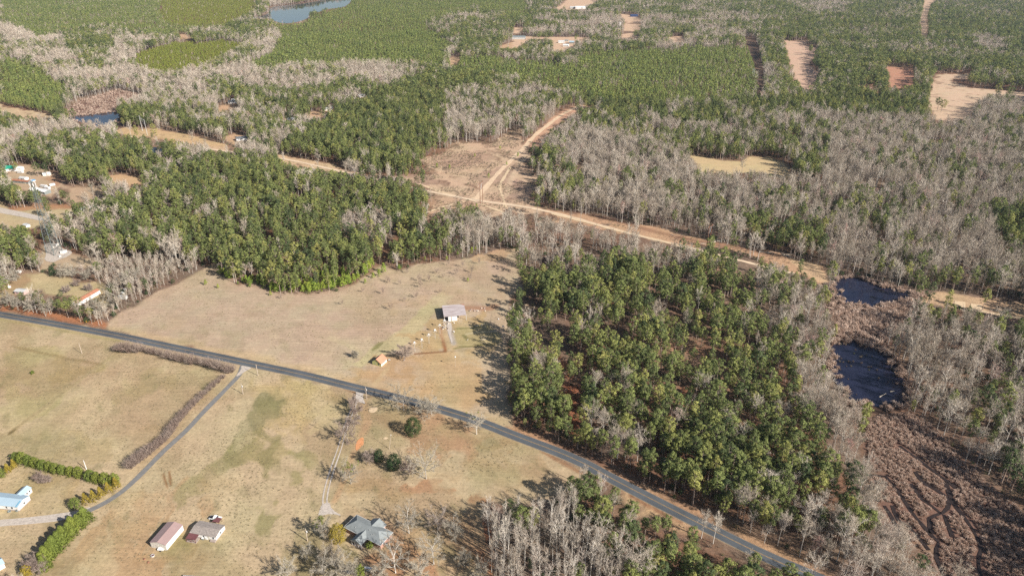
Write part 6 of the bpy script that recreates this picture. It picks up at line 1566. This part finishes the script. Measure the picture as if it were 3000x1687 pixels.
# scrub in corridors
for nm, s, lo, hi, dens in (('scrub_clearing', 2.6, .3, 1.0, .47), ('corridor_d', 3.2, .25, .8, .52), ('corridor_e', 4.5, .2, .6, .6), ('corridor_left', 6, .3, .8, .62), ('corridor_mid', 6, .3, .7, .62), ('verge_gap', 3.5, .25, .6, .5)):
    W = OPENW[nm]; x0, y0 = W.min(0); x1, y1 = W.max(0)
    X, Y = np.meshgrid(np.arange(x0, x1, s), np.arange(y0, y1, s)); X = X.ravel() + (rng.random(X.size)-.5)*s; Y = Y.ravel() + (rng.random(Y.size)-.5)*s
    ok = inside(X, Y, W) & (fbm(X, Y, 22, 151) > dens) & (seg_dist(X, Y, smooth(GW(SAND_PX), 2, False), False) > 5) & (seg_dist(X, Y, smooth(GW(NS_PX), 2, False), False) > 8)
    strew('corridor_scrub', X[ok], Y[ok], 0, lo, hi, 'br', 4, 'low brown scrub scattered over the cleared corridor')

# ------------------------------------------------------------------ trees and shrubs that stand by themselves
def oak_mesh(seed, h, Rm, twig='lichen', nl=11, tw=.03, dens=7):
    tr, cr = bare_parts(seed, h, .22, Rm, nl, 3, int(dens*1.9), tw, 1.15, wide=True, trunk_r=.013*h+.07)
    return mk('trunk', tr, M['bark']), mk('crown', cr, M[twig])
def lone(q, h, Rm, seed, label, twig='lichen', name='oak_tree', cat='bare tree', dens=7, mist=0, group=None):
    p = G(q); ms = oak_mesh(seed, h, Rm, twig, dens=dens); r = empty(name, (*p, 0), seed*.9, label, cat, group); link('trunk', ms[0], r); link('crown', ms[1], r)
    if mist:
        rq = np.random.default_rng(seed); C = np.stack([rq.normal(size=mist)*Rm*.38, rq.normal(size=mist)*Rm*.38, h*(.72+.28*rq.random(mist))], 1)
        V, Fc, t = tufts(C, np.full(mist, .6), 26, .24, rq); link('mistletoe', fast_mesh('mistletoe', V, Fc, [M['mistletoe']], tone=t), r)
    return r
a7 = lambda x, y: Z(700,1040,740,(x, y), sw=2553)[0]
lone(a7(1665,560), 17, 6.6, 11, 'wide lichen-pale oak overhanging the road above the round evergreen', dens=9)
lone(a7(1905,632), 12, 6.0, 12, 'leaning low pale oak at the roadside right of the widest oak', dens=9)
lone(a7(1945,600), 10, 5.0, 13, 'smaller pale tree tangled behind the leaning roadside oak', dens=8)
lone(a7(2400,800), 14, 4.6, 14, 'small pale oak at the road near the wood edge', mist=5)
lone(a7(1890,1250), 18, 6.6, 15, 'large spreading pale oak right of the dark evergreens', dens=9)
lone(a7(1720,1210), 8, 3.6, 16, 'low dark bare tree between the evergreens and the spreading oak', 'twig_dark')
lone(a7(1130,1300), 13, 4.0, 17, 'oak with clumps of green mistletoe beside the dirt track', mist=16)
lone(a7(1195,610), 8.5, 3.3, 18, 'grey bare tree over the upper dirt track', 'twig_dark', dens=9)
lone(a7(1160,520), 6, 2.4, 19, 'smallest grey bare tree at the mouth of the dirt track', 'twig_dark', dens=8)
lone(a7(1100,880), 10, 5.2, 20, 'broad dark bare tree overhanging the dirt track by the clay patch', 'twig_dark', dens=11)
lone(a7(1160,720), 7, 3.0, 21, 'grey bare tree between two others along the dirt track', 'twig_dark', dens=8)
lone(a7(1330,1075), 6, 2.8, 22, 'small bare shrub tree left of the dark evergreens', 'twig_dark', dens=8)
a6 = lambda x, y: Z(780,1480,720,(x, y))[0]
lone(a6(1495,290), 16, 4.6, 23, 'upright pale oak casting its shadow behind the brick house')
lone(a6(1755,612), 18, 5.0, 24, 'tall pale oak between the brick house and the grey wood', dens=8)
lone(a6(1355,705), 17, 6.0, 25, 'spreading white-branched oak in front of the brick house end wall', dens=9)
lone(a6(1985,375), 15, 4.0, 26, 'pale oak on the red leaf litter beside the grey wood')
lone(a6(600,345), 13, 3.2, 27, 'mistletoe-topped oak left of the cedar at the brick house', mist=14)
lone(a6(700,600), 9, 4.0, 28, 'pinkish bare tree at the left of the bottom tree row', 'twigs', dens=9)
lone(a6(745,745), 13, 4.4, 29, 'pale oak over the dark car at the bottom edge')
lone(a6(610,770), 12, 3.6, 30, 'pale oak left of the dark car at the bottom edge')
lone(a6(880,770), 13, 3.4, 31, 'slim pale oak right of the dark car at the bottom edge')
lone(a6(235,780), 11, 3.6, 32, 'bare oak at the bottom edge left of the others')
lone(a6(1200,770), 8, 2.6, 33, 'small pale tree at the bottom edge right of the white swing')
lone(a6(2255,770), 11, 3.2, 34, 'small white-barked tree at the bottom beside the grey wood')
lone(a6(1620,760), 10, 4.0, 35, 'low bare tree at the bottom edge below the tall pale oak', dens=8)
lone(a6(1800,250), 12, 4.6, 36, 'bare tree with crooked dark limbs above the tall pale oak', 'twig_dark', dens=6)
lone(a6(430,560), 8, 2.4, 37, 'thin bare tree on the slope left of the pinkish tree', dens=5)
lone(a6(2080,640), 8, 2.6, 38, 'small bare tree on the red litter at the lower right of the oaks')
lone(z5((1870,770))[0], 8.0, 4.0, 39, 'rounded pinkish bare tree beside the cottage', 'twig_dark', 'round_tree', dens=14)
lone(T(2,1,(1000,700))[0], 4.5, 1.7, 40, 'small grey tree left of the cottage', 'lichen', dens=6)
lone(T(3,0,(410,500))[0], 4.0, 2.2, 41, 'small pinkish bare tree below the clipped hedge', 'twig_dark', dens=8)
lone(T(3,0,(470,510))[0], 3.2, 1.8, 42, 'smallest brown bush below the clipped hedge', 'twig_dark', dens=8)
for i, (q, h, R_, lb) in enumerate(((z9((720,470))[0], 17, 5.2, 'many-limbed grey tree below the mast compound'), (z9((165,740))[0], 15, 5.0, 'forked pale tree with white bin at the left edge'), (z9((20,780))[0], 13, 4.4, 'leaning bare tree cut by the left edge'), (z9((300,630))[0], 9, 3.2, 'thin bare tree right of the forked pale tree'), (z9((2110,1110))[0], 17, 5.4, 'white-trunked forked tree in the hedge by the camper'), (z9((1690,1190))[0], 12, 3.6, 'white-trunked tree before the long rusty roof'), (z9((1830,1250))[0], 11, 3.8, 'pale tree at the right end of the roadside hedge'), (z9((2470,700))[0], 16, 5.5, 'broad grey tree at the top of the bare hedge'), (z9((2300,760))[0], 14, 5.0, 'grey tree in the middle of the bare hedge'), (z9((1300,570))[0], 7, 4.6, 'low grey thicket tree on the upper lawn'), (z9((1150,560))[0], 7, 4.2, 'low grey thicket tree beside the dark cedar'), (z9((1560,620))[0], 8, 4.2, 'grey thicket tree at the right of the upper lawn'), (z9((600,1200))[0], 12, 4.6, 'tangled grey tree in the roadside hedge at left'), (z9((330,1150))[0], 10, 4.8, 'broad tangled grey bush tree at the left of the roadside hedge'), (z9((900,1230))[0], 10, 4.4, 'tangled grey tree between the hedge pines'), (z9((150,1080))[0], 8, 4.2, 'grey bush tree nearest the left edge by the road'), (z9((1380,720))[0], 3.2, 2.4, 'small fruit tree on the upper lawn'), (z9((1200,830))[0], 3.2, 2.4, 'small fruit tree lowest on the lawn'), (z9((1600,800))[0], 3.6, 2.4, 'small pinkish fruit tree above the rusty roof'))):
    lone(q, h, R_, 50+i, lb, 'lichen' if i not in (16, 17, 18) else 'twig_dark', dens=9)
# pines and cedars standing singly
def single_pine(q, h, lb, k, sx=1.2): p = G(q); ntree(0, PNm[k % 8], p[0], p[1], h, 20, lb, 'pine tree', None, 'pine_tree', sxy=sx)
for i, (q, h, lb) in enumerate(((z9((700,1120))[0], 12, 'flat-topped pine in the roadside hedge above the pink shed'), (z9((1080,1230))[0], 12, 'left dark pine of the hedge clump by the long rusty roof'), (z9((1230,1290))[0], 13, 'middle pine of the hedge clump by the long rusty roof'), (z9((1480,1330))[0], 12, 'pine nearest the yellow road sign'), (z9((1650,1350))[0], 11, 'right pine of the roadside hedge clump'), (z9((1380,1150))[0], 11, 'pine hiding the left end of the long rusty roof'), (z9((1780,540))[0], 12, 'dark pine at the lawn corner below the pine parcel'),
   (z7((1040,430))[0], 16, 'tall single pine behind the mast head'), (z7((1270,420))[0], 15, 'tall yellowish pine over the tent-like shelter'), (z7((450,330))[0], 12, 'pine right of the green-roofed house'), (z7((130,700))[0], 16, 'big yellowish pine at the left edge by the rusty mobile home'), (z7((60,1080))[0], 17, 'big pine at the left edge above the farm lane'), (z7((320,1150))[0], 15, 'leftmost pine of the row along the farm lane'), (z7((560,1250))[0], 15, 'second pine of the row along the farm lane'), (z7((800,1220))[0], 15, 'third pine of the row along the farm lane'), (z7((950,1270))[0], 15, 'fourth pine of the row along the farm lane'), (z7((1100,1150))[0], 14, 'pine directly behind the mast legs'), (z7((1880,640))[0], 10, 'round dark cedar-like pine among the bare homestead trees'),
   (T(0,3,(1700,1120))[0], 20, 'tall umbrella-shaped pine alone in the far meadow'), (T(0,3,(1740,1130))[0], 19, 'twin of the tall umbrella-shaped pine in the far meadow'), (T(0,3,(210,450))[0], 19, 'single pine at the top of the far narrow meadow'), (T(0,3,(420,560))[0], 20, 'pine standing inside the far narrow meadow'), (T(2,3,(1660,350))[0], 12, 'lone yellow-green pine below the right sand pad'), (T(1,3,(510,1170))[0], 12, 'lone pine at the corridor end above the upper pond'))):
    single_pine(q, h, lb, i, 1.5)
for k_, (x, y) in enumerate(((420,520),(560,600),(620,560),(700,640),(780,600),(860,640),(960,700),(1040,720),(1100,760),(1000,790),(900,800),(1120,820),(1250,960),(1340,970),(1420,960),(2150,850),(2260,840),(2360,860),(2450,850),(2080,830),(2300,880),(2200,1040),(2290,1000),(2400,1010))):
    p = G(T(0,3,(x, y+25))[0]); ntree(0, PNm[k_ % 8], p[0], p[1], 17+4*random.random(), 20, 'dark pine in the loose clump %s' % ('between the two far meadows' if x < 1150 else 'below the reddish far clearing' if x < 1500 else 'jutting into the big far meadow'), 'pine tree', 'loose pine clumps of the far meadows', 'pine_tree', sxy=1.5)
def ever(q, h, Rm, seed, lb, mat='dark_ever', prof='dome', name='evergreen_tree', cat='evergreen tree', ncl=60, rc=1.0, nt=26, ts=.26, group=None):
    p = G(q); t_, c_ = ever_parts(seed, h, Rm, ncl, rc, nt, ts, prof); r = empty(name, (*p, 0), seed, lb, cat, group); link('trunk', mk('trunk', t_, M['pbark']), r); link('crown', mk('crown', c_, M[mat]), r); return r
ever(a7(1765,800), 11, 4.9, 1, 'large rounded dark green evergreen alone on the lawn south of the road', ncl=110, rc=1.15, nt=30, prof='dome', mat='dark_ever')
ever(a7(1418,1075), 7.5, 3.0, 2, 'smaller dark evergreen left of its neighbour on the lawn', ncl=50, rc=1.0)
ever(a7(1568,1150), 9.5, 4.0, 3, 'darkest rounded evergreen beside the spreading oak', ncl=80, rc=1.1)
ever(a6(755,375), 10, 4.0, 4, 'olive green cedar at the corner of the brick house', mat='gold', ncl=70, rc=1.1)
ever(a6(985,735), 6, 2.4, 5, 'small green bush at the bottom edge beside the white swing', mat='cedar', ncl=30, rc=.8)
ever(a6(1085,440), 3.2, 2.0, 6, 'green shrub before the porch of the brick house', mat='cedar', ncl=22, rc=.6)
ever(z9((955,540))[0], 9, 2.6, 7, 'dark cedar on the upper lawn below the mast', ncl=40)
ever(T(2,0,(330,860))[0], 2.2, 1.3, 8, 'tiny dark green bush alone in the left pasture', mat='cedar', ncl=12, rc=.5)
for i, (x, y, h) in enumerate(((2130,770,4.5),(1290,1290,8),(1180,1350,5),(1240,1330,6),(1100,1400,4),(1440,1270,5),(1380,1200,4),(2030,1120,3.5),(2170,1090,5),(2210,1070,4),(1920,1170,4),(1640,1150,5),(1700,1170,4),(2130,1385,3.5),(2110,900,0))):
    if h: 
        p = G(T(1,1,(x,y))[0]); ntree(0, YPm[i % 4], p[0], p[1], h, 7, 'bright young pine on the hay field edge, number %s from the trail mouth' % ('first second third fourth fifth sixth seventh eighth ninth tenth eleventh twelfth thirteenth fourteenth'.split()[i % 14]) if False else 'bright bushy young pine on the grassy edge of the hay field', 'pine tree', 'young pines at the hay field edge', 'young_pine', sxy=1.25)
edge = np.array(D((552,690),(600,712),(660,724),(700,735),(745,737),(800,734),(860,726),(908,700),(935,676)))
es = np.concatenate([[0], np.cumsum(np.hypot(*np.diff(edge, axis=0).T))]); rq = np.random.default_rng(91)
for i in range(84):
    t = rq.random()*es[-1]; q = (np.interp(t, es, edge[:,0]), np.interp(t, es, edge[:,1]) - 16*rq.random()**1.2); p = G(q); hh = 4.5+4.0*rq.random()
    part_ = 'left' if t < es[-1]*.3 else 'middle' if t < es[-1]*.7 else 'right'
    ntree(0, YPm[i % 4], p[0], p[1], hh, 7, ('taller' if hh > 6.8 else 'small') + ' bright green young pine in the %s of the edge thicket above the hay field' % part_, 'pine tree', 'bright young pine thicket along the upper field edge', 'young_pine', sxy=1.35)
for x, y, h in ((150,75,3.8),(-180,-40,2.5),(-500,-30,4.5),(-380,0,3.5),(-60,-10,3.5),(300,20,4.5),(700,5,4.5)):
    p = G(T(2,1,(x,y))[0]); ntree(0, random.choice(YPm), p[0], p[1], h, 7, 'small bright young pine at the upper left edge of the hay field', 'pine tree', 'small pines at the left field edge', 'young_pine', sxy=1.25)
for x, y, r_, c_ in ((60,130,1,2),(230,150,1,2),(1950,250,1,1),(2340,340,1,1),(2455,60,1,1),(1820,240,1,1),(2200,130,1,1),(1690,300,1,1),(2520,215,1,1),(2220,640,1,1)):
    p = G(T(r_,c_,(x,y))[0]); ntree(0, random.choice(YPm), p[0], p[1], 4+2*random.random(), 7, 'small young pine scattered in the scrubby clearing', 'pine tree', 'young pines of the scrubby clearing', 'young_pine', sxy=1.2)
# orchard saplings in the hay field
sap = [T(1,1,(x,y))[0] for x, y in ((1935,1222),(2245,1212),(1820,1305),(2015,1318),(2170,1295),(1885,1350),(1345,1400),(1450,1418),(1640,1380),(1745,1388),(2150,1372),(1660,1445),(1520,1300),(2080,1240))] + [T(2,1,(x,y))[0] for x, y in ((865,170),(1075,42),(1280,62),(1612,98),(1495,135),(1352,218),(1855,52),(255,108),(1650,-40),(1320,-60))]
sm = [(mk('trunk', t_, M['twig_dark']), mk('crown', c_, M['twig_dark'])) for t_, c_ in [bare_parts(900+i, 3.4, .2, 1.7, 7, 2, 7, .03, .7, trunk_r=.07) for i in range(3)]]
for i, q in enumerate(sap):
    p = G(q); r = empty('fruit_tree', (*p, 0), i*1.3, 'small leafless fruit tree casting a thin shadow in the hay field', 'fruit tree', 'young orchard trees in the hay field'); k = .8+.5*random.random(); r.scale = (k, k, k)
    link('trunk', sm[i % 3][0], r); link('crown', sm[i % 3][1], r)
# splaying crepe shrubs along the paved driveway and the road
cm = [mk('crown', clump_parts(950+i, 4.4, 3.2, 230, .045, .9, .5), M['twig_dark']) for i in range(4)]
cs = [(lambda b: (b.bar((0,0,0), (.5,.3,1.4), .12, .05), b.bar((0,0,0), (-.5,.2,1.5), .12, .05), b.bar((0,0,0), (.1,-.6,1.5), .12, .05), b)[-1])(MB()) for _ in range(1)]
stem_me = cs[0].build('stems', M['bark']).data; bpy.data.objects.remove(bpy.data.objects['stems'])
def crepe(q, k, lb, group):
    p = G(q); r = empty('bare_shrub', (*p, 0), random.random()*6, lb, 'shrub', group); r.scale = (k, k, k); link('stems', stem_me, r); link('crown', random.choice(cm), r)
row = smooth(np.array(T(2,0,(2300,860),(2215,945),(2110,1035),(2010,1130),(1900,1240),(1770,1390)) + T(3,0,(1700,70),(1600,150),(1500,240),(1400,310),(1320,370))), 1, False)
ss = np.concatenate([[0], np.cumsum(np.hypot(*np.diff(row, axis=0).T))]); n = 27
for i in range(n):
    t = ss[-1]*(i/(n-1))**.9; q = (np.interp(t, ss, row[:,0]), np.interp(t, ss, row[:,1]))
    crepe(q, (.85+.50*i/n)*random.uniform(.85, 1.15), 'splaying leafless shrub in the line beside the paved driveway', 'leafless shrubs along the paved driveway')
for i, (x, y, k) in enumerate(((1170,632,.6),(1500,655,.6),(1550,668,.7),(1760,728,.8),(2060,785,.85),(2170,815,.9),(1225,640,.95),(1300,650,1.05),(1380,650,.95),(1440,640,.7),(1610,680,.7),(1690,710,.85),(1830,745,.9),(1930,770,1.0),(2000,765,.7),(2120,800,.8),(2210,830,.95),(2290,850,.85),(2340,850,.7))):
    crepe(T(2,0,(x,y))[0], k*1.65, ('splaying leafless shrub in the left clump below the road' if x < 1520 else 'splaying leafless shrub between the left clump and the driveway mouth'), 'left shrub clump below the road' if x < 1520 else 'leafless shrubs below the road')
# clipped hedge, golden cones and the second hedge
hx = [(175,300),(235,318),(300,335),(365,352),(440,378),(510,390),(565,410),(635,425),(720,440),(805,455),(915,490),(985,505),(1065,520),(1160,525)]
hm = [ever_parts(960+i, 6.8, 2.35, 44, .95, 26, .26, 'col') for i in range(3)]; hmm = [(mk('trunk', t_, M['pbark']), mk('crown', c_, M['cedar'])) for t_, c_ in hm]
for i, q in enumerate(hx):
    p = G(T(3,0,q)[0]); r = empty('hedge_tree', (*p, 0), i, ['hedge arborvitae at the far left end of the clipped row', 'arborvitae in the left half of the clipped hedge row', 'arborvitae in the right half of the clipped hedge row', 'hedge arborvitae at the driveway end of the clipped row'][0 if i == 0 else 3 if i == 13 else 1 if i < 7 else 2], 'hedge tree', 'clipped arborvitae row'); k = .88+.25*random.random()*(1 if i != 5 else .1); r.scale = (k*1.05, k*1.05, k)
    link('trunk', hmm[i % 3][0], r); link('crown', hmm[i % 3][1], r)
cone = [('first golden cone tree from the driveway bend', 1175, 560), ('second golden cone tree from the driveway bend', 1100, 610), ('middle golden cone tree of the five', 1024, 655), ('fourth golden cone tree from the driveway bend', 950, 692), ('golden cone tree beside the rounded green one', 872, 722)]
for i, (lb, x, y) in enumerate(cone): ever(T(3,0,(x,y))[0], 6.8, 2.45, 980+i, lb, 'gold', 'cone', 'cone_tree', 'cone tree', 40, .7, 22, .22, 'golden cone trees by the driveway')
ever(T(3,0,(765,765))[0], 6.3, 2.7, 986, 'rounded green tree ending the row of golden cones', 'cedar', 'dome', 'cone_tree', 'cone tree', 45, .85, 24, .24)
for i, (x, y, mt, lb) in enumerate(((148,362,'gold','golden cone tree at the left below the clipped hedge'), (88,405,'gold','golden cone tree left of its twin at the left edge'), (25,455,'cedar','rounded green tree cut by the left edge below the hedge'))): ever(T(3,0,(x,y))[0], 5.8, 2.1, 990+i, lb, mt, 'cone' if i < 2 else 'dome', 'cone_tree', 'cone tree', 40, .75, 22, .22)
h2 = [(868,905),(805,965),(745,1000),(715,1050),(655,1105),(610,1150),(560,1205),(520,1245),(480,1300),(440,1345),(455,1385)]
h2m = [ever_parts(1000+i, 8.2, 3.4, 66, 1.1, 28, .28, 'cone') for i in range(3)]; h2mm = [(mk('trunk', t_, M['pbark']), mk('crown', c_, M['cedar'])) for t_, c_ in h2m]
for i, q in enumerate(h2):
    p = G(T(3,0,q)[0]); r = empty('hedge_tree', (*p, 0), i, 'uppermost tree of the lower left evergreen row' if i == 0 else 'bushy green tree in the slanting row at the lower left', 'hedge tree', 'slanting evergreen row at the lower left'); k = .95+.22*random.random(); r.scale = (k*1.15, k*1.15, k)
    link('trunk', h2mm[i % 3][0], r); link('crown', h2mm[i % 3][1], r)
ever(T(3,0,(280,1450))[0], 6, 2.4, 1010, 'golden green tree at the bottom end of the lower left row', 'gold', 'dome', 'cone_tree', 'cone tree', 40)
for i, (x, y) in enumerate(((385,1395),(330,1365),(420,1420))): lone(T(3,0,(x,y))[0], 5.5, 2.8, 1020+i, ['bare olive bush in the lower left evergreen row', 'bare bush left of the olive one at lower left', 'bare bush nearest the last green tree at lower left'][i], 'brush' if False else 'twig_dark', 'bare_bush', 'bush', dens=8)

# ------------------------------------------------------------------ air
b = MB(); b.box((0, 1500, 130), (8000, 6200, 264))
hz = b.build('haze', None); hz.data.materials.clear()
hm_ = bpy.data.materials.new('thin_air'); hm_.use_nodes = True; nt = hm_.node_tree; nt.nodes.clear()
o_ = nt.nodes.new('ShaderNodeOutputMaterial'); v_ = nt.nodes.new('ShaderNodeVolumePrincipled'); v_.inputs['Color'].default_value = (.62, .78, 1.0, 1)
v_.inputs['Density'].default_value = 0.00003; v_.inputs['Anisotropy'].default_value = 0.2; nt.links.new(v_.outputs[0], o_.inputs['Volume'])
hz.data.materials.append(hm_); tag(hz, 'thin bluish haze over the whole countryside', None, None, 'stuff')
